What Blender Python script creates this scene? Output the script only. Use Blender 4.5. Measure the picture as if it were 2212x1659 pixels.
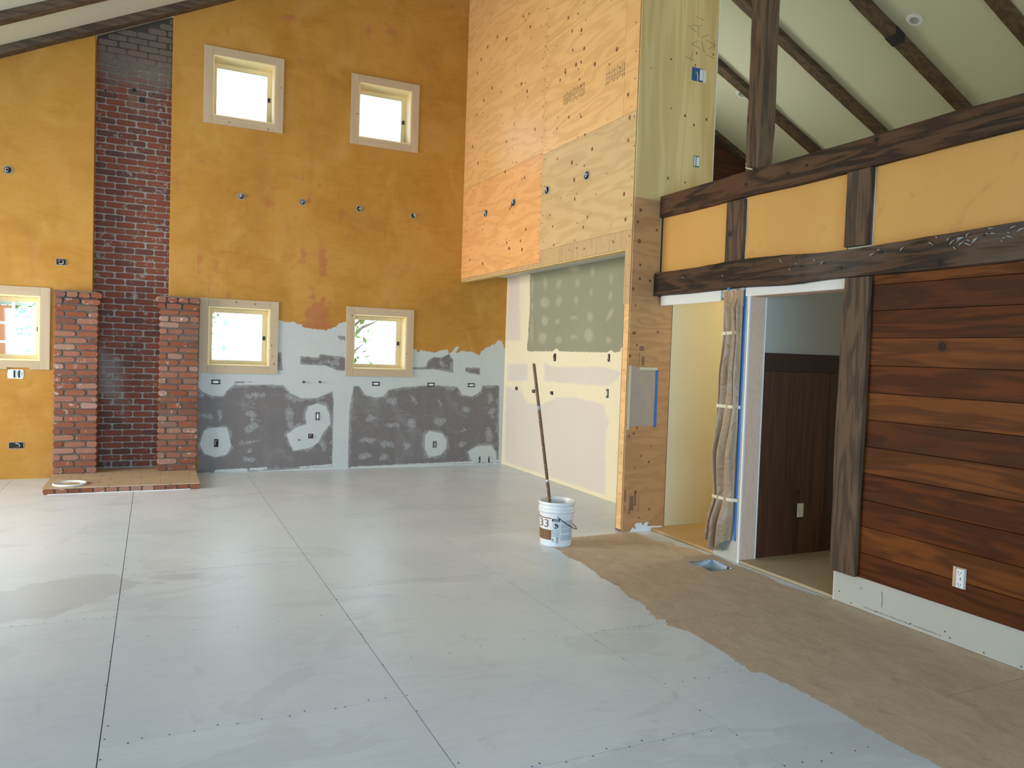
import bpy, math, random
import numpy as np
from mathutils import Vector
random.seed(7); RNG = np.random.RandomState(5)
sc = bpy.context.scene
COL = sc.collection
for o in list(bpy.data.objects): bpy.data.objects.remove(o)
R_ = math.radians
# ------------------------------------------------------------------ camera
W_, H_ = 2212, 1659
FL, YAW, PIT, ROL, CH = 1656.99, 0.438046, -0.0377444, 0.0336419, 1.58
cy, sy, cp, sp = math.cos(YAW), math.sin(YAW), math.cos(PIT), math.sin(PIT)
F = np.array([sy*cp, cy*cp, sp]); r0 = np.array([cy, -sy, 0.0]); u0 = np.cross(r0, F)
RT = r0*math.cos(ROL)+u0*math.sin(ROL); UP = -r0*math.sin(ROL)+u0*math.cos(ROL)
CAM = np.array([0, 0, CH])
from mathutils import Matrix
cd = bpy.data.cameras.new('camera'); co = bpy.data.objects.new('camera', cd); COL.objects.link(co)
co.matrix_world = Matrix(((RT[0], UP[0], -F[0], 0), (RT[1], UP[1], -F[1], 0), (RT[2], UP[2], -F[2], CH), (0, 0, 0, 1)))
cd.sensor_fit = 'HORIZONTAL'; cd.sensor_width = 36.0; cd.lens = FL/W_*36.0; cd.clip_start = .05; cd.clip_end = 300
sc.camera = co
# ------------------------------------------------------------------ world, light, exposure
sc.view_settings.view_transform = 'Standard'; sc.view_settings.look = 'None'
sc.view_settings.gamma = 1; sc.view_settings.use_curve_mapping = False
sc.view_settings.exposure = -0.15
SKY = 5.2
wd = bpy.data.worlds.new('world'); sc.world = wd; wd.use_nodes = True
bg = wd.node_tree.nodes['Background']; bg.inputs[0].default_value = (0.62, 0.81, 1.0, 1); bg.inputs[1].default_value = SKY
wd.cycles.sampling_method = 'AUTOMATIC'
sc.cycles.max_bounces = 8; sc.cycles.diffuse_bounces = 5; sc.cycles.glossy_bounces = 3; sc.cycles.adaptive_threshold = 0.02; sc.cycles.transparent_max_bounces = 12
sc.cycles.sample_clamp_indirect = 6; sc.cycles.caustics_reflective = False; sc.cycles.caustics_refractive = False
def area(name, loc, direction, sx, sy_, power, col, portal=False, spread=180):
    l = bpy.data.lights.new(name, 'AREA'); l.shape = 'RECTANGLE'; l.size = sx; l.size_y = sy_; l.energy = power; l.color = col
    l.spread = math.radians(spread)
    if portal: l.cycles.is_portal = True
    o = bpy.data.objects.new(name, l); COL.objects.link(o); o.location = loc
    o.rotation_euler = Vector(direction).to_track_quat('-Z', 'Y').to_euler(); return o
# daylight through the glazed openings behind and left of the camera (the openings are in wall_front and wall_left)
area('daylight_front_doors', (-0.6, -3.7, 1.25), (0, 1, -.22), 6.0, 2.3, 235, (.40, .69, 1), spread=110)
area('portal_front', (-.6, -3.68, 1.25), (0, 1, 0), 6.0, 2.3, 1, (1, 1, 1), portal=True)
area('portal_left', (-4.72, 7.6, 1.7), (1, 0, 0), 4.0, 2.5, 1, (1, 1, 1), portal=True)
area('daylight_left_low', (-4.75, 7.6, 1.7), (1, 0, 0), 4.0, 2.4, 200, (1, .89, .73), spread=105)
area('daylight_loft', (7.3, -3.7, 3.75), (0, 1, .12), 4.4, 1.1, 110, (.97, 1, .86))
area('daylight_loft_gable', (5.9, 10.2, 4.0), (0, -1, 0), 1.5, 1.3, 72, (1, 1, .84))
area('fill_closet', (6.2, 5.3, 2.3), (-1, 0, -.35), .5, .5, 17, (1, .9, .66))  # unseen fill lamp added to brighten the cream closet, no window behind it
area('fill_side_room', (5.7, 1.6, 1.6), (0, 1, 0), .9, 1.2, 10, (.95, .97, 1))  # added fill lamp out of view, lifts the side room; its wall is closed

# ------------------------------------------------------------------ helpers
WL = {}     # world location of objects
def ray(px, py): return F*FL + RT*(px-W_/2) - UP*(py-H_/2)
def hit(px, py, ax, v):
    d = ray(px, py); return CAM + d*((v-CAM[ax])/d[ax])
def prj(P):
    q = P-CAM; dz = q@F; dz = np.where(dz > .2, dz, .2)
    return q@RT/dz*FL+W_/2, H_/2-q@UP/dz*FL
def tag(o, label=None, cat=None, group=None, kind=None):
    if label: o['label'] = label
    if cat: o['category'] = cat
    if group: o['group'] = group
    if kind: o['kind'] = kind
    return o
def empty(name, loc, label=None, cat=None, group=None):
    o = bpy.data.objects.new(name, None); COL.objects.link(o); o.location = loc; o.empty_display_size = .1
    WL[o] = np.array(loc, float); return tag(o, label, cat, group)
class MB:
    def __init__(s): s.v = []; s.f = []; s.sm = []
    def add(s, v, f, smooth=False):
        b = len(s.v); s.v += [tuple(map(float, p)) for p in v]
        s.f += [tuple(b+i for i in q) for q in f]; s.sm += [smooth]*len(f); return s
    def box(s, x0, x1, y0, y1, z0, z1):
        return s.add([(x0,y0,z0),(x1,y0,z0),(x1,y1,z0),(x0,y1,z0),(x0,y0,z1),(x1,y0,z1),(x1,y1,z1),(x0,y1,z1)],
                     [(0,3,2,1),(4,5,6,7),(0,1,5,4),(1,2,6,5),(2,3,7,6),(3,0,4,7)])
    def prism(s, poly, ax, a, b):
        # poly: 2-D points in the two other axes, extruded along ax from a to b
        n = len(poly); vs = []
        for t in (a, b):
            for p in poly:
                q = [p[0], p[1]]; q.insert(ax, t); vs.append(q)
        return s.add(vs, [tuple(range(n))[::-1], tuple(range(n, 2*n))] + [(i, (i+1) % n, n+(i+1) % n, n+i) for i in range(n)])
    def tube(s, pts, r, n=8, cap=True, smooth=True):
        pts = [Vector(p) for p in pts]; vs = []; fs = []
        rs = r if isinstance(r, (list, tuple)) else [r]*len(pts)
        up = Vector((0.13, .31, .94))
        for i, p in enumerate(pts):
            d = (pts[min(i+1, len(pts)-1)]-pts[max(i-1, 0)]).normalized()
            a = d.cross(up)
            if a.length < 1e-3: a = d.cross(Vector((1, 0, 0)))
            a.normalize(); b = d.cross(a)
            for k in range(n):
                t = 2*math.pi*k/n; vs.append(p+a*math.cos(t)*rs[i]+b*math.sin(t)*rs[i])
        for i in range(len(pts)-1):
            for k in range(n):
                fs.append((i*n+k, i*n+(k+1) % n, (i+1)*n+(k+1) % n, (i+1)*n+k))
        if cap: fs += [tuple(range(n))[::-1], tuple(range((len(pts)-1)*n, len(pts)*n))]
        return s.add(vs, fs, smooth)
    def lathe(s, prof, c, n=32, smooth=True):
        vs = []; fs = []
        for (r, z) in prof:
            for k in range(n):
                t = 2*math.pi*k/n; vs.append((c[0]+r*math.cos(t), c[1]+r*math.sin(t), c[2]+z))
        for i in range(len(prof)-1):
            for k in range(n): fs.append((i*n+k, i*n+(k+1) % n, (i+1)*n+(k+1) % n, (i+1)*n+k))
        return s.add(vs, fs, smooth)
    def disc(s, c, r, nrm, n=8, ry=None):
        nn = Vector(nrm).normalized(); a = nn.cross(Vector((.2, .3, .9))).normalized(); b = nn.cross(a)
        if abs(nn.z) < .5: b = Vector((0, 0, 1)); a = b.cross(nn).normalized()
        ry = ry or r
        return s.add([Vector(c)+a*math.cos(2*math.pi*k/n)*r+b*math.sin(2*math.pi*k/n)*ry for k in range(n)], [tuple(range(n))])
    def build(s, name, mat, parent=None, loc=None, bevel=0, kind=None, label=None):
        V = np.array(s.v)
        if loc is None:
            loc = WL[parent] if parent is not None else np.array([(V[:, 0].min()+V[:, 0].max())/2, (V[:, 1].min()+V[:, 1].max())/2, V[:, 2].min()])
        loc = np.array(loc, float); V = V-loc
        me = bpy.data.meshes.new(name); me.from_pydata([tuple(p) for p in V], [], s.f); me.update()
        me.polygons.foreach_set('use_smooth', s.sm)
        me.materials.append(mat)
        o = bpy.data.objects.new(name, me); COL.objects.link(o)
        if parent is not None: o.parent = parent; o.location = loc-WL[parent]
        else: o.location = loc
        WL[o] = loc
        if bevel:
            m = o.modifiers.new('bevel', 'BEVEL'); m.width = bevel; m.segments = 1 if bevel < .004 else 2; m.limit_method = 'ANGLE'
        tag(o, label=label, kind=kind); return o
def bx(name, mat, x0, x1, y0, y1, z0, z1, parent=None, bevel=0, kind=None, label=None):
    return MB().box(x0, x1, y0, y1, z0, z1).build(name, mat, parent, bevel=bevel, kind=kind, label=label)

def timber(name, mat, ax, a, b, c0, c1, d0, d1, amp=.006, parent=None, label=None, cat=None, group=None, slope=0, sag=0, seed=0, z_off=0):
    """rough-hewn stick along axis ax (0,1,2) from a to b; c/d: extents on the next two axes in xyz order"""
    n = max(6, int(abs(b-a)/.12)); m = 4
    rs = np.random.RandomState(seed+11)
    ring = []
    per = [(i/m, 0) for i in range(m)]+[(1, i/m) for i in range(m)]+[(1-i/m, 1) for i in range(m)]+[(0, 1-i/m) for i in range(m)]
    ch = .1
    V = []; k = len(per)
    lowc = np.interp(np.linspace(0, 1, n+1), np.linspace(0, 1, max(3, n//4)), rs.randn(max(3, n//4)))*amp*.9
    lowd = np.interp(np.linspace(0, 1, n+1), np.linspace(0, 1, max(3, n//4)), rs.randn(max(3, n//4)))*amp*.9
    wid = np.interp(np.linspace(0, 1, n+1), np.linspace(0, 1, max(3, n//3)), rs.randn(max(3, n//3)))*amp*.7
    for i in range(n+1):
        t = i/n; p = a+(b-a)*t
        for (u, v) in per:
            cu, dv = u, v
            if u in (0, 1) and v in (0, 1): cu = u+(ch*.35 if u == 0 else -ch*.35)*.5; dv = v+(ch*.35 if v == 0 else -ch*.35)*.5
            c = c0+(c1-c0)*cu + (wid[i] if cu > .5 else -wid[i]) + rs.randn()*amp*.12
            d = d0+(d1-d0)*dv + (wid[i] if dv > .5 else -wid[i])*.8+lowd[i]*.6 + rs.randn()*amp*.12 + sag*math.sin(math.pi*t)
            c += lowc[i]*.5
            if slope: d += slope*(p)
            q = [c, d]; q.insert(ax, p); V.append(q)
    Fc = []
    for i in range(n):
        for j in range(k):
            Fc.append((i*k+j, i*k+(j+1) % k, (i+1)*k+(j+1) % k, (i+1)*k+j))
    Fc += [tuple(range(k))[::-1], tuple(range(n*k, n*k+k))]
    mb = MB().add(V, Fc); o = mb.build(name, mat, parent, label=label)
    tag(o, cat=cat, group=group)
    return o

# ------------------------------------------------------------------ node DSL
class NT:
    def __init__(s, name):
        s.m = bpy.data.materials.new(name); s.m.use_nodes = True; s.t = s.m.node_tree; s.N = s.t.nodes; s.L = s.t.links
        s.b = s.N['Principled BSDF']; s._tc = None
    def new(s, ty, **k):
        n = s.N.new(ty)
        for a, v in k.items(): setattr(n, a, v)
        return n
    def inp(s, n, i, v):
        if v is None: return
        if hasattr(v, 'is_output') or isinstance(v, bpy.types.NodeSocket): s.L.new(v, n.inputs[i])
        else:
            if isinstance(v, (tuple, list)) and len(v) == 3 and n.inputs[i].type == 'RGBA': v = (*v, 1)
            n.inputs[i].default_value = v
    def obj(s, scale=(1, 1, 1), rnd=0, rot=(0, 0, 0)):
        if s._tc is None: s._tc = s.new('ShaderNodeTexCoord')
        v = s._tc.outputs['Object']
        if rnd:
            oi = s.new('ShaderNodeObjectInfo'); mu = s.new('ShaderNodeMath', operation='MULTIPLY'); s.L.new(oi.outputs['Random'], mu.inputs[0]); mu.inputs[1].default_value = rnd
            ad = s.new('ShaderNodeVectorMath', operation='ADD'); s.L.new(v, ad.inputs[0]); s.L.new(mu.outputs[0], ad.inputs[1]); v = ad.outputs[0]
        mp = s.new('ShaderNodeMapping'); s.L.new(v, mp.inputs[0]); mp.inputs['Scale'].default_value = scale; mp.inputs['Rotation'].default_value = rot
        return mp.outputs[0]
    def rand(s): return s.new('ShaderNodeObjectInfo').outputs['Random']
    def noise(s, v, scale=1, detail=3, rough=.55, dist=0):
        n = s.new('ShaderNodeTexNoise'); s.inp(n, 'Vector', v); s.inp(n, 'Scale', scale); s.inp(n, 'Detail', detail); s.inp(n, 'Roughness', rough); s.inp(n, 'Distortion', dist)
        return n.outputs['Fac']
    def vor(s, v, scale=1, out='Distance'):
        n = s.new('ShaderNodeTexVoronoi'); s.inp(n, 'Vector', v); s.inp(n, 'Scale', scale); return n.outputs[out]
    def ma(s, op, a, b=None, c=None, clamp=False):
        n = s.new('ShaderNodeMath', operation=op, use_clamp=clamp); s.inp(n, 0, a); s.inp(n, 1, b)
        if c is not None: s.inp(n, 2, c)
        return n.outputs[0]
    def ss(s, v, a, b):
        n = s.new('ShaderNodeMapRange', interpolation_type='SMOOTHSTEP'); s.inp(n, 0, v); n.inputs[1].default_value = a; n.inputs[2].default_value = b; return n.outputs[0]
    def ramp(s, f, st):
        n = s.new('ShaderNodeValToRGB'); s.inp(n, 0, f); e = n.color_ramp.elements
        while len(e) < len(st): e.new(.5)
        for el, (p, c) in zip(e, st): el.position = p; el.color = (*c, 1)
        return n.outputs[0]
    def mix(s, f, a, b, mode='MIX'):
        n = s.new('ShaderNodeMix', data_type='RGBA', blend_type=mode); s.inp(n, 0, f)
        s.inp(n, 6, a); s.inp(n, 7, b); return n.outputs[2]
    def attr(s, name):
        n = s.new('ShaderNodeAttribute', attribute_name=name); sp_ = s.new('ShaderNodeSeparateColor'); s.L.new(n.outputs['Color'], sp_.inputs[0])
        return sp_.outputs[0], sp_.outputs[1], sp_.outputs[2], n.outputs['Alpha']
    def bump(s, h, st=.3, d=.01):
        n = s.new('ShaderNodeBump'); s.inp(n, 'Height', h); n.inputs['Strength'].default_value = st; n.inputs['Distance'].default_value = d; return n.outputs[0]
    def done(s, col, rough=.7, nrm=None, spec=.35, metal=0, coat=0):
        s.inp(s.b, 'Base Color', col); s.inp(s.b, 'Roughness', rough)
        if nrm is not None: s.inp(s.b, 'Normal', nrm)
        s.inp(s.b, 'Specular IOR Level', spec); s.inp(s.b, 'Metallic', metal); s.inp(s.b, 'Coat Weight', coat)
        return s.m
def plain(name, col, rough=.6, spec=.35, metal=0, var=.12, scale=8):
    T = NT(name); f = T.noise(T.obj(), scale, 4)
    c = T.mix(f, tuple(x*(1-var) for x in col), tuple(min(1, x*(1+var)) for x in col))
    return T.done(c, rough, None, spec, metal)
def wood(name, ax, light, dark, along=.6, across=4.0, rings=9, contrast=.55, rough=.6, knots=0, kcol=(.05, .025, .012), rnd=13, fine=.35, bump=.15, tint=None, spec=.35, blotch=0, bcol=None, crack=0):
    T = NT(name); sc_ = [across]*3; sc_[ax] = along
    v = T.obj(tuple(sc_), rnd)
    n = T.noise(v, 1, 3, .5, .35)
    r = T.ma('MULTIPLY', n, rings*6.283); r = T.ma('SINE', r); r = T.ss(r, -1.0, 1.2)
    fs = [90]*3; fs[ax] = 2.5
    g = T.noise(T.obj(tuple(fs), rnd), 1, 3, .6)
    f = T.ma('ADD', T.ma('MULTIPLY', r, contrast), T.ma('MULTIPLY', g, fine)); f = T.ma('ADD', f, T.ma('MULTIPLY', T.noise(T.obj((1.3, 1.3, 1.3), rnd), 1, 2), .5)); f = T.ma('SUBTRACT', f, .22, clamp=True)
    c = T.mix(f, light, dark)
    if tint: c = T.mix(T.ma('MULTIPLY', T.rand(), tint[0]), c, tint[1])
    if blotch:
        bs = [2.2]*3; bs[ax] = 1.0
        b = T.ss(T.noise(T.obj(tuple(bs), rnd*2), 1, 5, .6, .5), .5, .72); c = T.mix(T.ma('MULTIPLY', b, blotch), c, bcol)
    if crack:
        cs = [26]*3; cs[ax] = 1.3
        ck = T.ss(T.noise(T.obj(tuple(cs), rnd), 1, 4, .6, .6), .60, .70); c = T.mix(T.ma('MULTIPLY', ck, crack), c, (.010, .007, .005))
        ls = [40]*3; ls[ax] = 3
        lg = T.ss(T.noise(T.obj(tuple(ls), rnd), 1, 3, .6, .4), .60, .74); c = T.mix(T.ma('MULTIPLY', lg, crack*.45), c, light)
    if knots:
        kv = T.vor(T.obj((knots,)*3, rnd), 1); k1 = T.ss(kv, .075, .045); kc = T.vor(T.obj((knots,)*3, rnd), 1, 'Color')
        halo = T.ss(kv, .16, .05)
        c = T.mix(T.ma('MULTIPLY', halo, .35), c, dark); c = T.mix(k1, c, kcol)
    return T.done(c, rough, T.bump(f, bump, .004) if bump else None, spec)

# ---- materials
def plaster_mat(name='ochre_plaster', with_mask=True):
    T = NT(name)
    v = T.obj()
    a = T.noise(v, .9, 5, .55, .6); b = T.noise(T.obj((1, 1, 2.2)), 3.5, 4, .6, 1.2)
    yel = T.ramp(T.ma('ADD', T.ma('MULTIPLY', a, .65), T.ma('MULTIPLY', b, .35)), [(.30, (.38, .165, .020)), (.48, (.47, .225, .034)), (.58, (.51, .255, .05)), (.72, (.42, .19, .036))])
    st = T.ss(T.noise(T.obj((1, 1, .7)), 2.6, 4, .55, .8), .62, .76); yel = T.mix(T.ma('MULTIPLY', st, .35), yel, (.36, .135, .05))
    dr = T.ss(T.noise(T.obj((2.4, 1, .45)), 1.6, 4, .6, .6), .50, .72); yel = T.mix(T.ma('MULTIPLY', dr, .35), yel, (.36, .175, .035)); hl = T.ss(T.noise(T.obj((1.3, 1, .9)), 1.5, 4, .6, 1.0), .50, .72); yel = T.mix(T.ma('MULTIPLY', hl, .35), yel, (.60, .33, .095))
    bmp = T.bump(T.noise(v, 14, 4), .05, .01)
    if not with_mask: return T.done(yel, .55, bmp, .3)
    r, g, bl, al = T.attr('mask')
    en = T.noise(v, 22, 5, .65); en = T.ma('MULTIPLY', T.ma('SUBTRACT', en, .5), .55)
    lf = T.ma('MULTIPLY', T.ma('SUBTRACT', T.noise(v, 3, 3), .5), .3)
    smooth = T.ma('MULTIPLY', en, .35)
    ym = T.ss(T.ma('ADD', r, en), .485, .515)
    red = T.ma('MULTIPLY', T.ss(T.ma('ADD', al, T.ma('MULTIPLY', T.ma('SUBTRACT', T.noise(T.obj((1,1,.8)), 12, 5, .7), .5), .62)), .46, .62), .66)
    yel = T.mix(red, yel, (.42, .13, .055))
    edge = T.ma('MULTIPLY', T.ss(T.ma('ADD', r, en), .60, .5), .18)
    yel = T.mix(edge, yel, (.40, .15, .03))
    mudc = T.mix(T.noise(v, 2.2, 4, .6, 1), (.475, .505, .495), (.575, .585, .555))
    brd = T.mix(T.noise(T.obj((3, 3, 1)), 3, 5, .6, .8), (.155, .138, .135), (.215, .19, .18))
    hz = T.ss(T.noise(T.obj((1.6, 1, .8)), 1.3, 6, .62, .8), .54, .78); brd = T.mix(T.ma('MULTIPLY', hz, .45), brd, (.33, .33, .335)); h2 = T.ss(T.noise(T.obj((.9, 1, 2.6)), 3.2, 5, .65, 1.5), .56, .74); brd = T.mix(T.ma('MULTIPLY', h2, .28), brd, (.38, .39, .395))
    sm = T.ss(T.ma('ADD', bl, T.ma('MULTIPLY', T.ma('SUBTRACT', T.noise(v, 9, 4, .6, .8), .5), 1.1)), .45, .56)
    brd = T.mix(T.ma('MULTIPLY', sm, T.ma('ADD', .12, T.ma('MULTIPLY', T.noise(v, 9, 4), .45))), brd, (.43, .45, .45))
    mm = T.ss(T.ma('ADD', g, smooth), .46, .54)
    wall = T.mix(mm, brd, mudc)
    return T.done(T.mix(ym, wall, yel), .62, bmp, .25)
def alcove_mat():
    T = NT('taped_drywall'); v = T.obj(); r, g, b, al = T.attr('mask')
    en = T.ma('MULTIPLY', T.ma('SUBTRACT', T.noise(v, 14, 5, .6), .5), .3)
    mud = T.mix(T.noise(v, 1.4, 4), (.80, .72, .51), (.84, .77, .58))
    grn = T.mix(T.noise(v, 1.6, 4), (.275, .285, .20), (.33, .335, .235))
    gry = T.mix(T.noise(v, 1.2, 4), (.66, .60, .54), (.74, .67, .60))
    c = T.mix(T.ss(T.ma('ADD', b, en), .40, .62), mud, gry)
    c = T.mix(T.ss(T.ma('ADD', r, en), .47, .55), c, grn)
    c = T.mix(T.ma('MULTIPLY', T.ss(T.ma('ADD', g, en), .35, .75), .55), c, (.50, .475, .34))
    return T.done(c, .75, None, .25)
def floor_mat():
    T = NT('painted_subfloor'); v = T.obj(); r, g, b, al = T.attr('mask')
    en = T.ma('MULTIPLY', T.ma('SUBTRACT', T.noise(T.obj((1, 1, 1)), 16, 6, .7), .5), .5)
    pm = T.ss(T.ma('ADD', r, en), .47, .52)     # 1 = bare plywood
    a = T.noise(v, .8, 5, .6, 1.0); f2 = T.noise(T.obj((1, 5, 1)), 5, 6, .7, .6)
    paint = T.ramp(T.ma('ADD', T.ma('MULTIPLY', a, .6), T.ma('MULTIPLY', f2, .4)), [(.30, (.56, .63, .72)), (.46, (.66, .72, .79)), (.6, (.72, .775, .83)), (.78, (.62, .69, .77))])
    # worn, greyer patches where boards were skimmed
    wp = T.ss(T.noise(T.obj((.55, 1.1, 1)), 1.25, 5, .62, 1.4), .56, .60); paint = T.mix(T.ma('MULTIPLY', wp, .22), paint, (.45, .46, .49))
    wq = T.ss(T.noise(T.obj((1.1, .7, 1)), 1.9, 6, .7, 2.2), .60, .66); paint = T.mix(T.ma('MULTIPLY', wq, .28), paint, (.47, .48, .50))
    paint = T.mix(T.ma('MULTIPLY', T.rand(), .22), paint, (.52, .57, .66))
    scf = T.ss(T.noise(T.obj((3, 9, 1)), 7, 6, .75), .61, .72); paint = T.mix(T.ma('MULTIPLY', scf, .5), paint, (.36, .37, .38))
    ch = T.ss(T.noise(T.obj((9, 4, 1)), 9, 3, .6), .74, .78); paint = T.mix(T.ma('MULTIPLY', ch, .5), paint, (.84, .85, .86))
    dk = T.ss(T.ma('ADD', b, T.ma('MULTIPLY', T.ma('SUBTRACT', T.noise(T.obj((1, 1.8, 1)), 5, 5, .65, .8), .5), 1.6)), .46, .62); paint = T.mix(T.ma('MULTIPLY', dk, .42), paint, (.42, .43, .47))
    pn = T.ma('ADD', T.ma('MULTIPLY', T.noise(T.obj((3.2, 1.5, 1)), 3.0, 6, .7, .8), .6), T.ma('MULTIPLY', T.noise(T.obj((9, 3, 1)), 9, 4, .7), .4))
    ply = T.ramp(pn, [(.25, (.32, .225, .155)), (.45, (.50, .385, .28)), (.6, (.60, .465, .345)), (.78, (.70, .56, .435))])
    sp_ = T.ss(T.noise(T.obj((1, .6, 1)), 11, 3, .6), .72, .76); ply = T.mix(T.ma('MULTIPLY', sp_, .55), ply, (.60, .55, .48))
    sd = T.ss(T.noise(v, 8, 4, .6), .70, .80); ply = T.mix(T.ma('MULTIPLY', sd, .4), ply, (.13, .09, .06))
    thin = T.ss(T.ma('ADD', g, T.ma('MULTIPLY', en, .8)), .46, .54)
    ply = T.mix(thin, ply, (.56, .51, .42))
    gdir = T.ss(T.noise(T.obj((1, 1, 1)), 3, 4, .6), .2, .8)
    c = T.mix(pm, paint, ply)
    ro = T.ma('ADD', T.ma('MULTIPLY', pm, .48), T.ma('ADD', .22, T.ma('MULTIPLY', f2, .22)))
    return T.done(c, ro, T.bump(T.noise(T.obj((1, 2.5, 1)), 34, 5, .65), .10, .004), .6)
def brick_mat(name, cols, white=.35, whitecol=(.52, .48, .43), soot=0):
    T = NT(name); rnd = T.rand(); v = T.obj((1, 1, 1), 37)
    c = T.ramp(rnd, cols); n = T.noise(v, 26, 5, .65)
    c = T.mix(T.ma('MULTIPLY', n, .55), c, T.mix(.5, c, (.10, .05, .04)))
    w = T.ss(T.noise(v, 11, 5, .65, .6), .70-.16*white, .84-.16*white); c = T.mix(T.ma('MULTIPLY', w, .7), c, whitecol)
    if soot:
        g = T.new('ShaderNodeNewGeometry'); sx = T.new('ShaderNodeSeparateXYZ'); T.L.new(g.outputs['Position'], sx.inputs[0])
        wn = T.new('ShaderNodeTexNoise'); T.L.new(g.outputs['Position'], wn.inputs['Vector']); wn.inputs['Scale'].default_value = 2.3; wn.inputs['Detail'].default_value = 4
        zz = T.ma('ADD', sx.outputs[2], T.ma('MULTIPLY', T.ma('SUBTRACT', wn.outputs[0], .5), 1.6))
        up = T.ss(zz, 4.30, 4.85); c = T.mix(T.ma('MULTIPLY', up, .80), c, T.mix(wn.outputs[0], (.12, .095, .075), (.25, .215, .17)))
        # mortar-washed patch left low down
        dz = T.ma('ABSOLUTE', T.ma('SUBTRACT', zz, 1.05)); lo = T.ma('MULTIPLY', T.ss(dz, .5, .1), T.ss(T.ma('ADD', sx.outputs[0], T.ma('MULTIPLY', wn.outputs[0], .3)), -.05, -.35))
        c = T.mix(T.ma('MULTIPLY', lo, .55), c, (.29, .27, .26))
    return T.done(c, .88, T.bump(n, .5, .006), .2)
M = {}
M['plaster'] = plaster_mat(); M['plaster_plain'] = plaster_mat('ochre_plaster_clean', False); M['panel'] = NT('pale_ochre_plaster'); _p = M['panel']; _v = _p.obj(); M['panel'] = _p.done(_p.mix(_p.ss(_p.noise(_v, 3.4, 4, .6, 1.0), .58, .75), _p.mix(_p.noise(_v, 1.2, 4), (.52, .275, .072), (.64, .36, .11)), (.50, .22, .075)), .6, None, .25)
M['alcove'] = alcove_mat(); M['floor'] = floor_mat()
M['ply_h'] = wood('plywood_grain_along', 1, (.86, .54, .235), (.62, .345, .13), .8, 4.2, 6, .42, .40, 3.1, (.13, .06, .03), tint=(.35, (.78, .40, .16)), fine=.25, bump=.06, spec=.45)
M['ply_o'] = wood('orange_plywood_grain_along', 1, (.88, .47, .19), (.66, .31, .11), .8, 4.2, 6, .42, .40, 3.1, (.13, .06, .03), fine=.25, bump=.06, spec=.45)
M['ply_s'] = wood('plywood_strip_grain_up', 2, (.60, .40, .20), (.46, .28, .13), .6, 7.0, 6, .5, .5, 3.0, (.12, .06, .03), tint=(.4, (.46, .38, .22)), fine=.3, bump=.06)
M['ply_h2'] = wood('pale_plywood_grain_along', 1, (.66, .47, .235), (.50, .33, .145), .8, 4.2, 6, .42, .45, 3.0, (.13, .07, .035), fine=.25, bump=.06, spec=.45)
M['ply_v'] = wood('plywood_grain_up', 2, (.76, .57, .26), (.58, .40, .15), .35, 5.0, 6, .55, .5, 2.3, (.10, .05, .025), tint=(.3, (.56, .33, .14)), fine=.3, bump=.06)
M['ply_x'] = wood('rough_plywood_across', 0, (.58, .33, .15), (.40, .205, .08), 1.1, 4.0, 7, .45, .6, 4.6, (.10, .045, .02), tint=(.4, (.50, .24, .105)), fine=.3, bump=.1)
M['pine'] = wood('knotty_pine', 2, (.56, .425, .275), (.45, .32, .19), .5, 9, 3, .3, .55, 6.5, (.15, .08, .045), fine=.3, bump=.04)
M['pine_x'] = wood('knotty_pine_across', 0, (.56, .425, .275), (.45, .32, .19), .5, 9, 3, .3, .55, 6.5, (.15, .08, .045), fine=.3, bump=.04)
M['jamb'] = plain('sanded_pine_jamb', (.93, .74, .40), .5)
M['timber_y'] = wood('weathered_timber_along_y', 1, (.100, .050, .024), (.022, .013, .008), 1.0, 9, 5, .75, .62, 3.2, (.012, .008, .006), bump=.8, blotch=.55, bcol=(.11, .04, .016), spec=.2, crack=.8)
M['timber_w'] = wood('whitened_timber_along_y', 1, (.090, .046, .023), (.019, .012, .008), 1.0, 9, 5, .75, .6, 3.2, (.012, .008, .006), bump=.8, blotch=.35, bcol=(.17, .15, .13), spec=.2, crack=.8)
M['timber_z'] = wood('weathered_timber_upright', 2, (.125, .072, .038), (.036, .021, .012), 1.0, 10, 5, .65, .65, 2.8, (.015, .01, .008), bump=.8, blotch=.35, bcol=(.16, .10, .06), crack=.8)
M['timber_x'] = wood('weathered_timber_along_x', 0, (.13, .085, .05), (.05, .032, .02), 1.0, 10, 4, .6, .7, 2.5, (.02, .012, .01), bump=.5)
M['board'] = wood('stained_board', 1, (.135, .033, .006), (.042, .012, .004), .8, 7, 5, .6, .5, 2.2, (.025, .012, .008), tint=(.4, (.035, .016, .009)), rnd=41, bump=.2, blotch=.55, bcol=(.028, .013, .008), spec=.1, crack=.35)
M['board_l'] = wood('light_stained_board', 1, (.185, .058, .011), (.068, .021, .006), .8, 7, 5, .6, .5, 2.2, (.03, .014, .008), rnd=41, bump=.2, blotch=.4, bcol=(.05, .02, .008), spec=.1, crack=.35)
M['board_v'] = wood('dark_wainscot_board', 2, (.115, .042, .014), (.040, .016, .008), .6, 8, 4, .5, .45, 1.8, (.02, .01, .006), tint=(.5, (.03, .015, .01)), rnd=31, bump=.1)
M['board_dark'] = plain('dark_cap_wood', (.035, .016, .010), .5)
M['loft_board'] = wood('loft_red_board', 0, (.105, .032, .013), (.045, .016, .008), .6, 8, 4, .5, .55, 0, rnd=31, bump=.1)
M['drywall'] = plain('bare_drywall_paper', (.48, .475, .42), .8, .2, var=.05, scale=3)
M['drywall_w'] = plain('white_primed_drywall', (.70, .70, .66), .8, .2, var=.04, scale=3)
M['cream'] = plain('cream_drywall', (.76, .69, .47), .75, .2, var=.03, scale=2)
M['greywall'] = plain('grey_green_wall', (.42, .43, .37), .7, .3, var=.04, scale=2)
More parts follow.
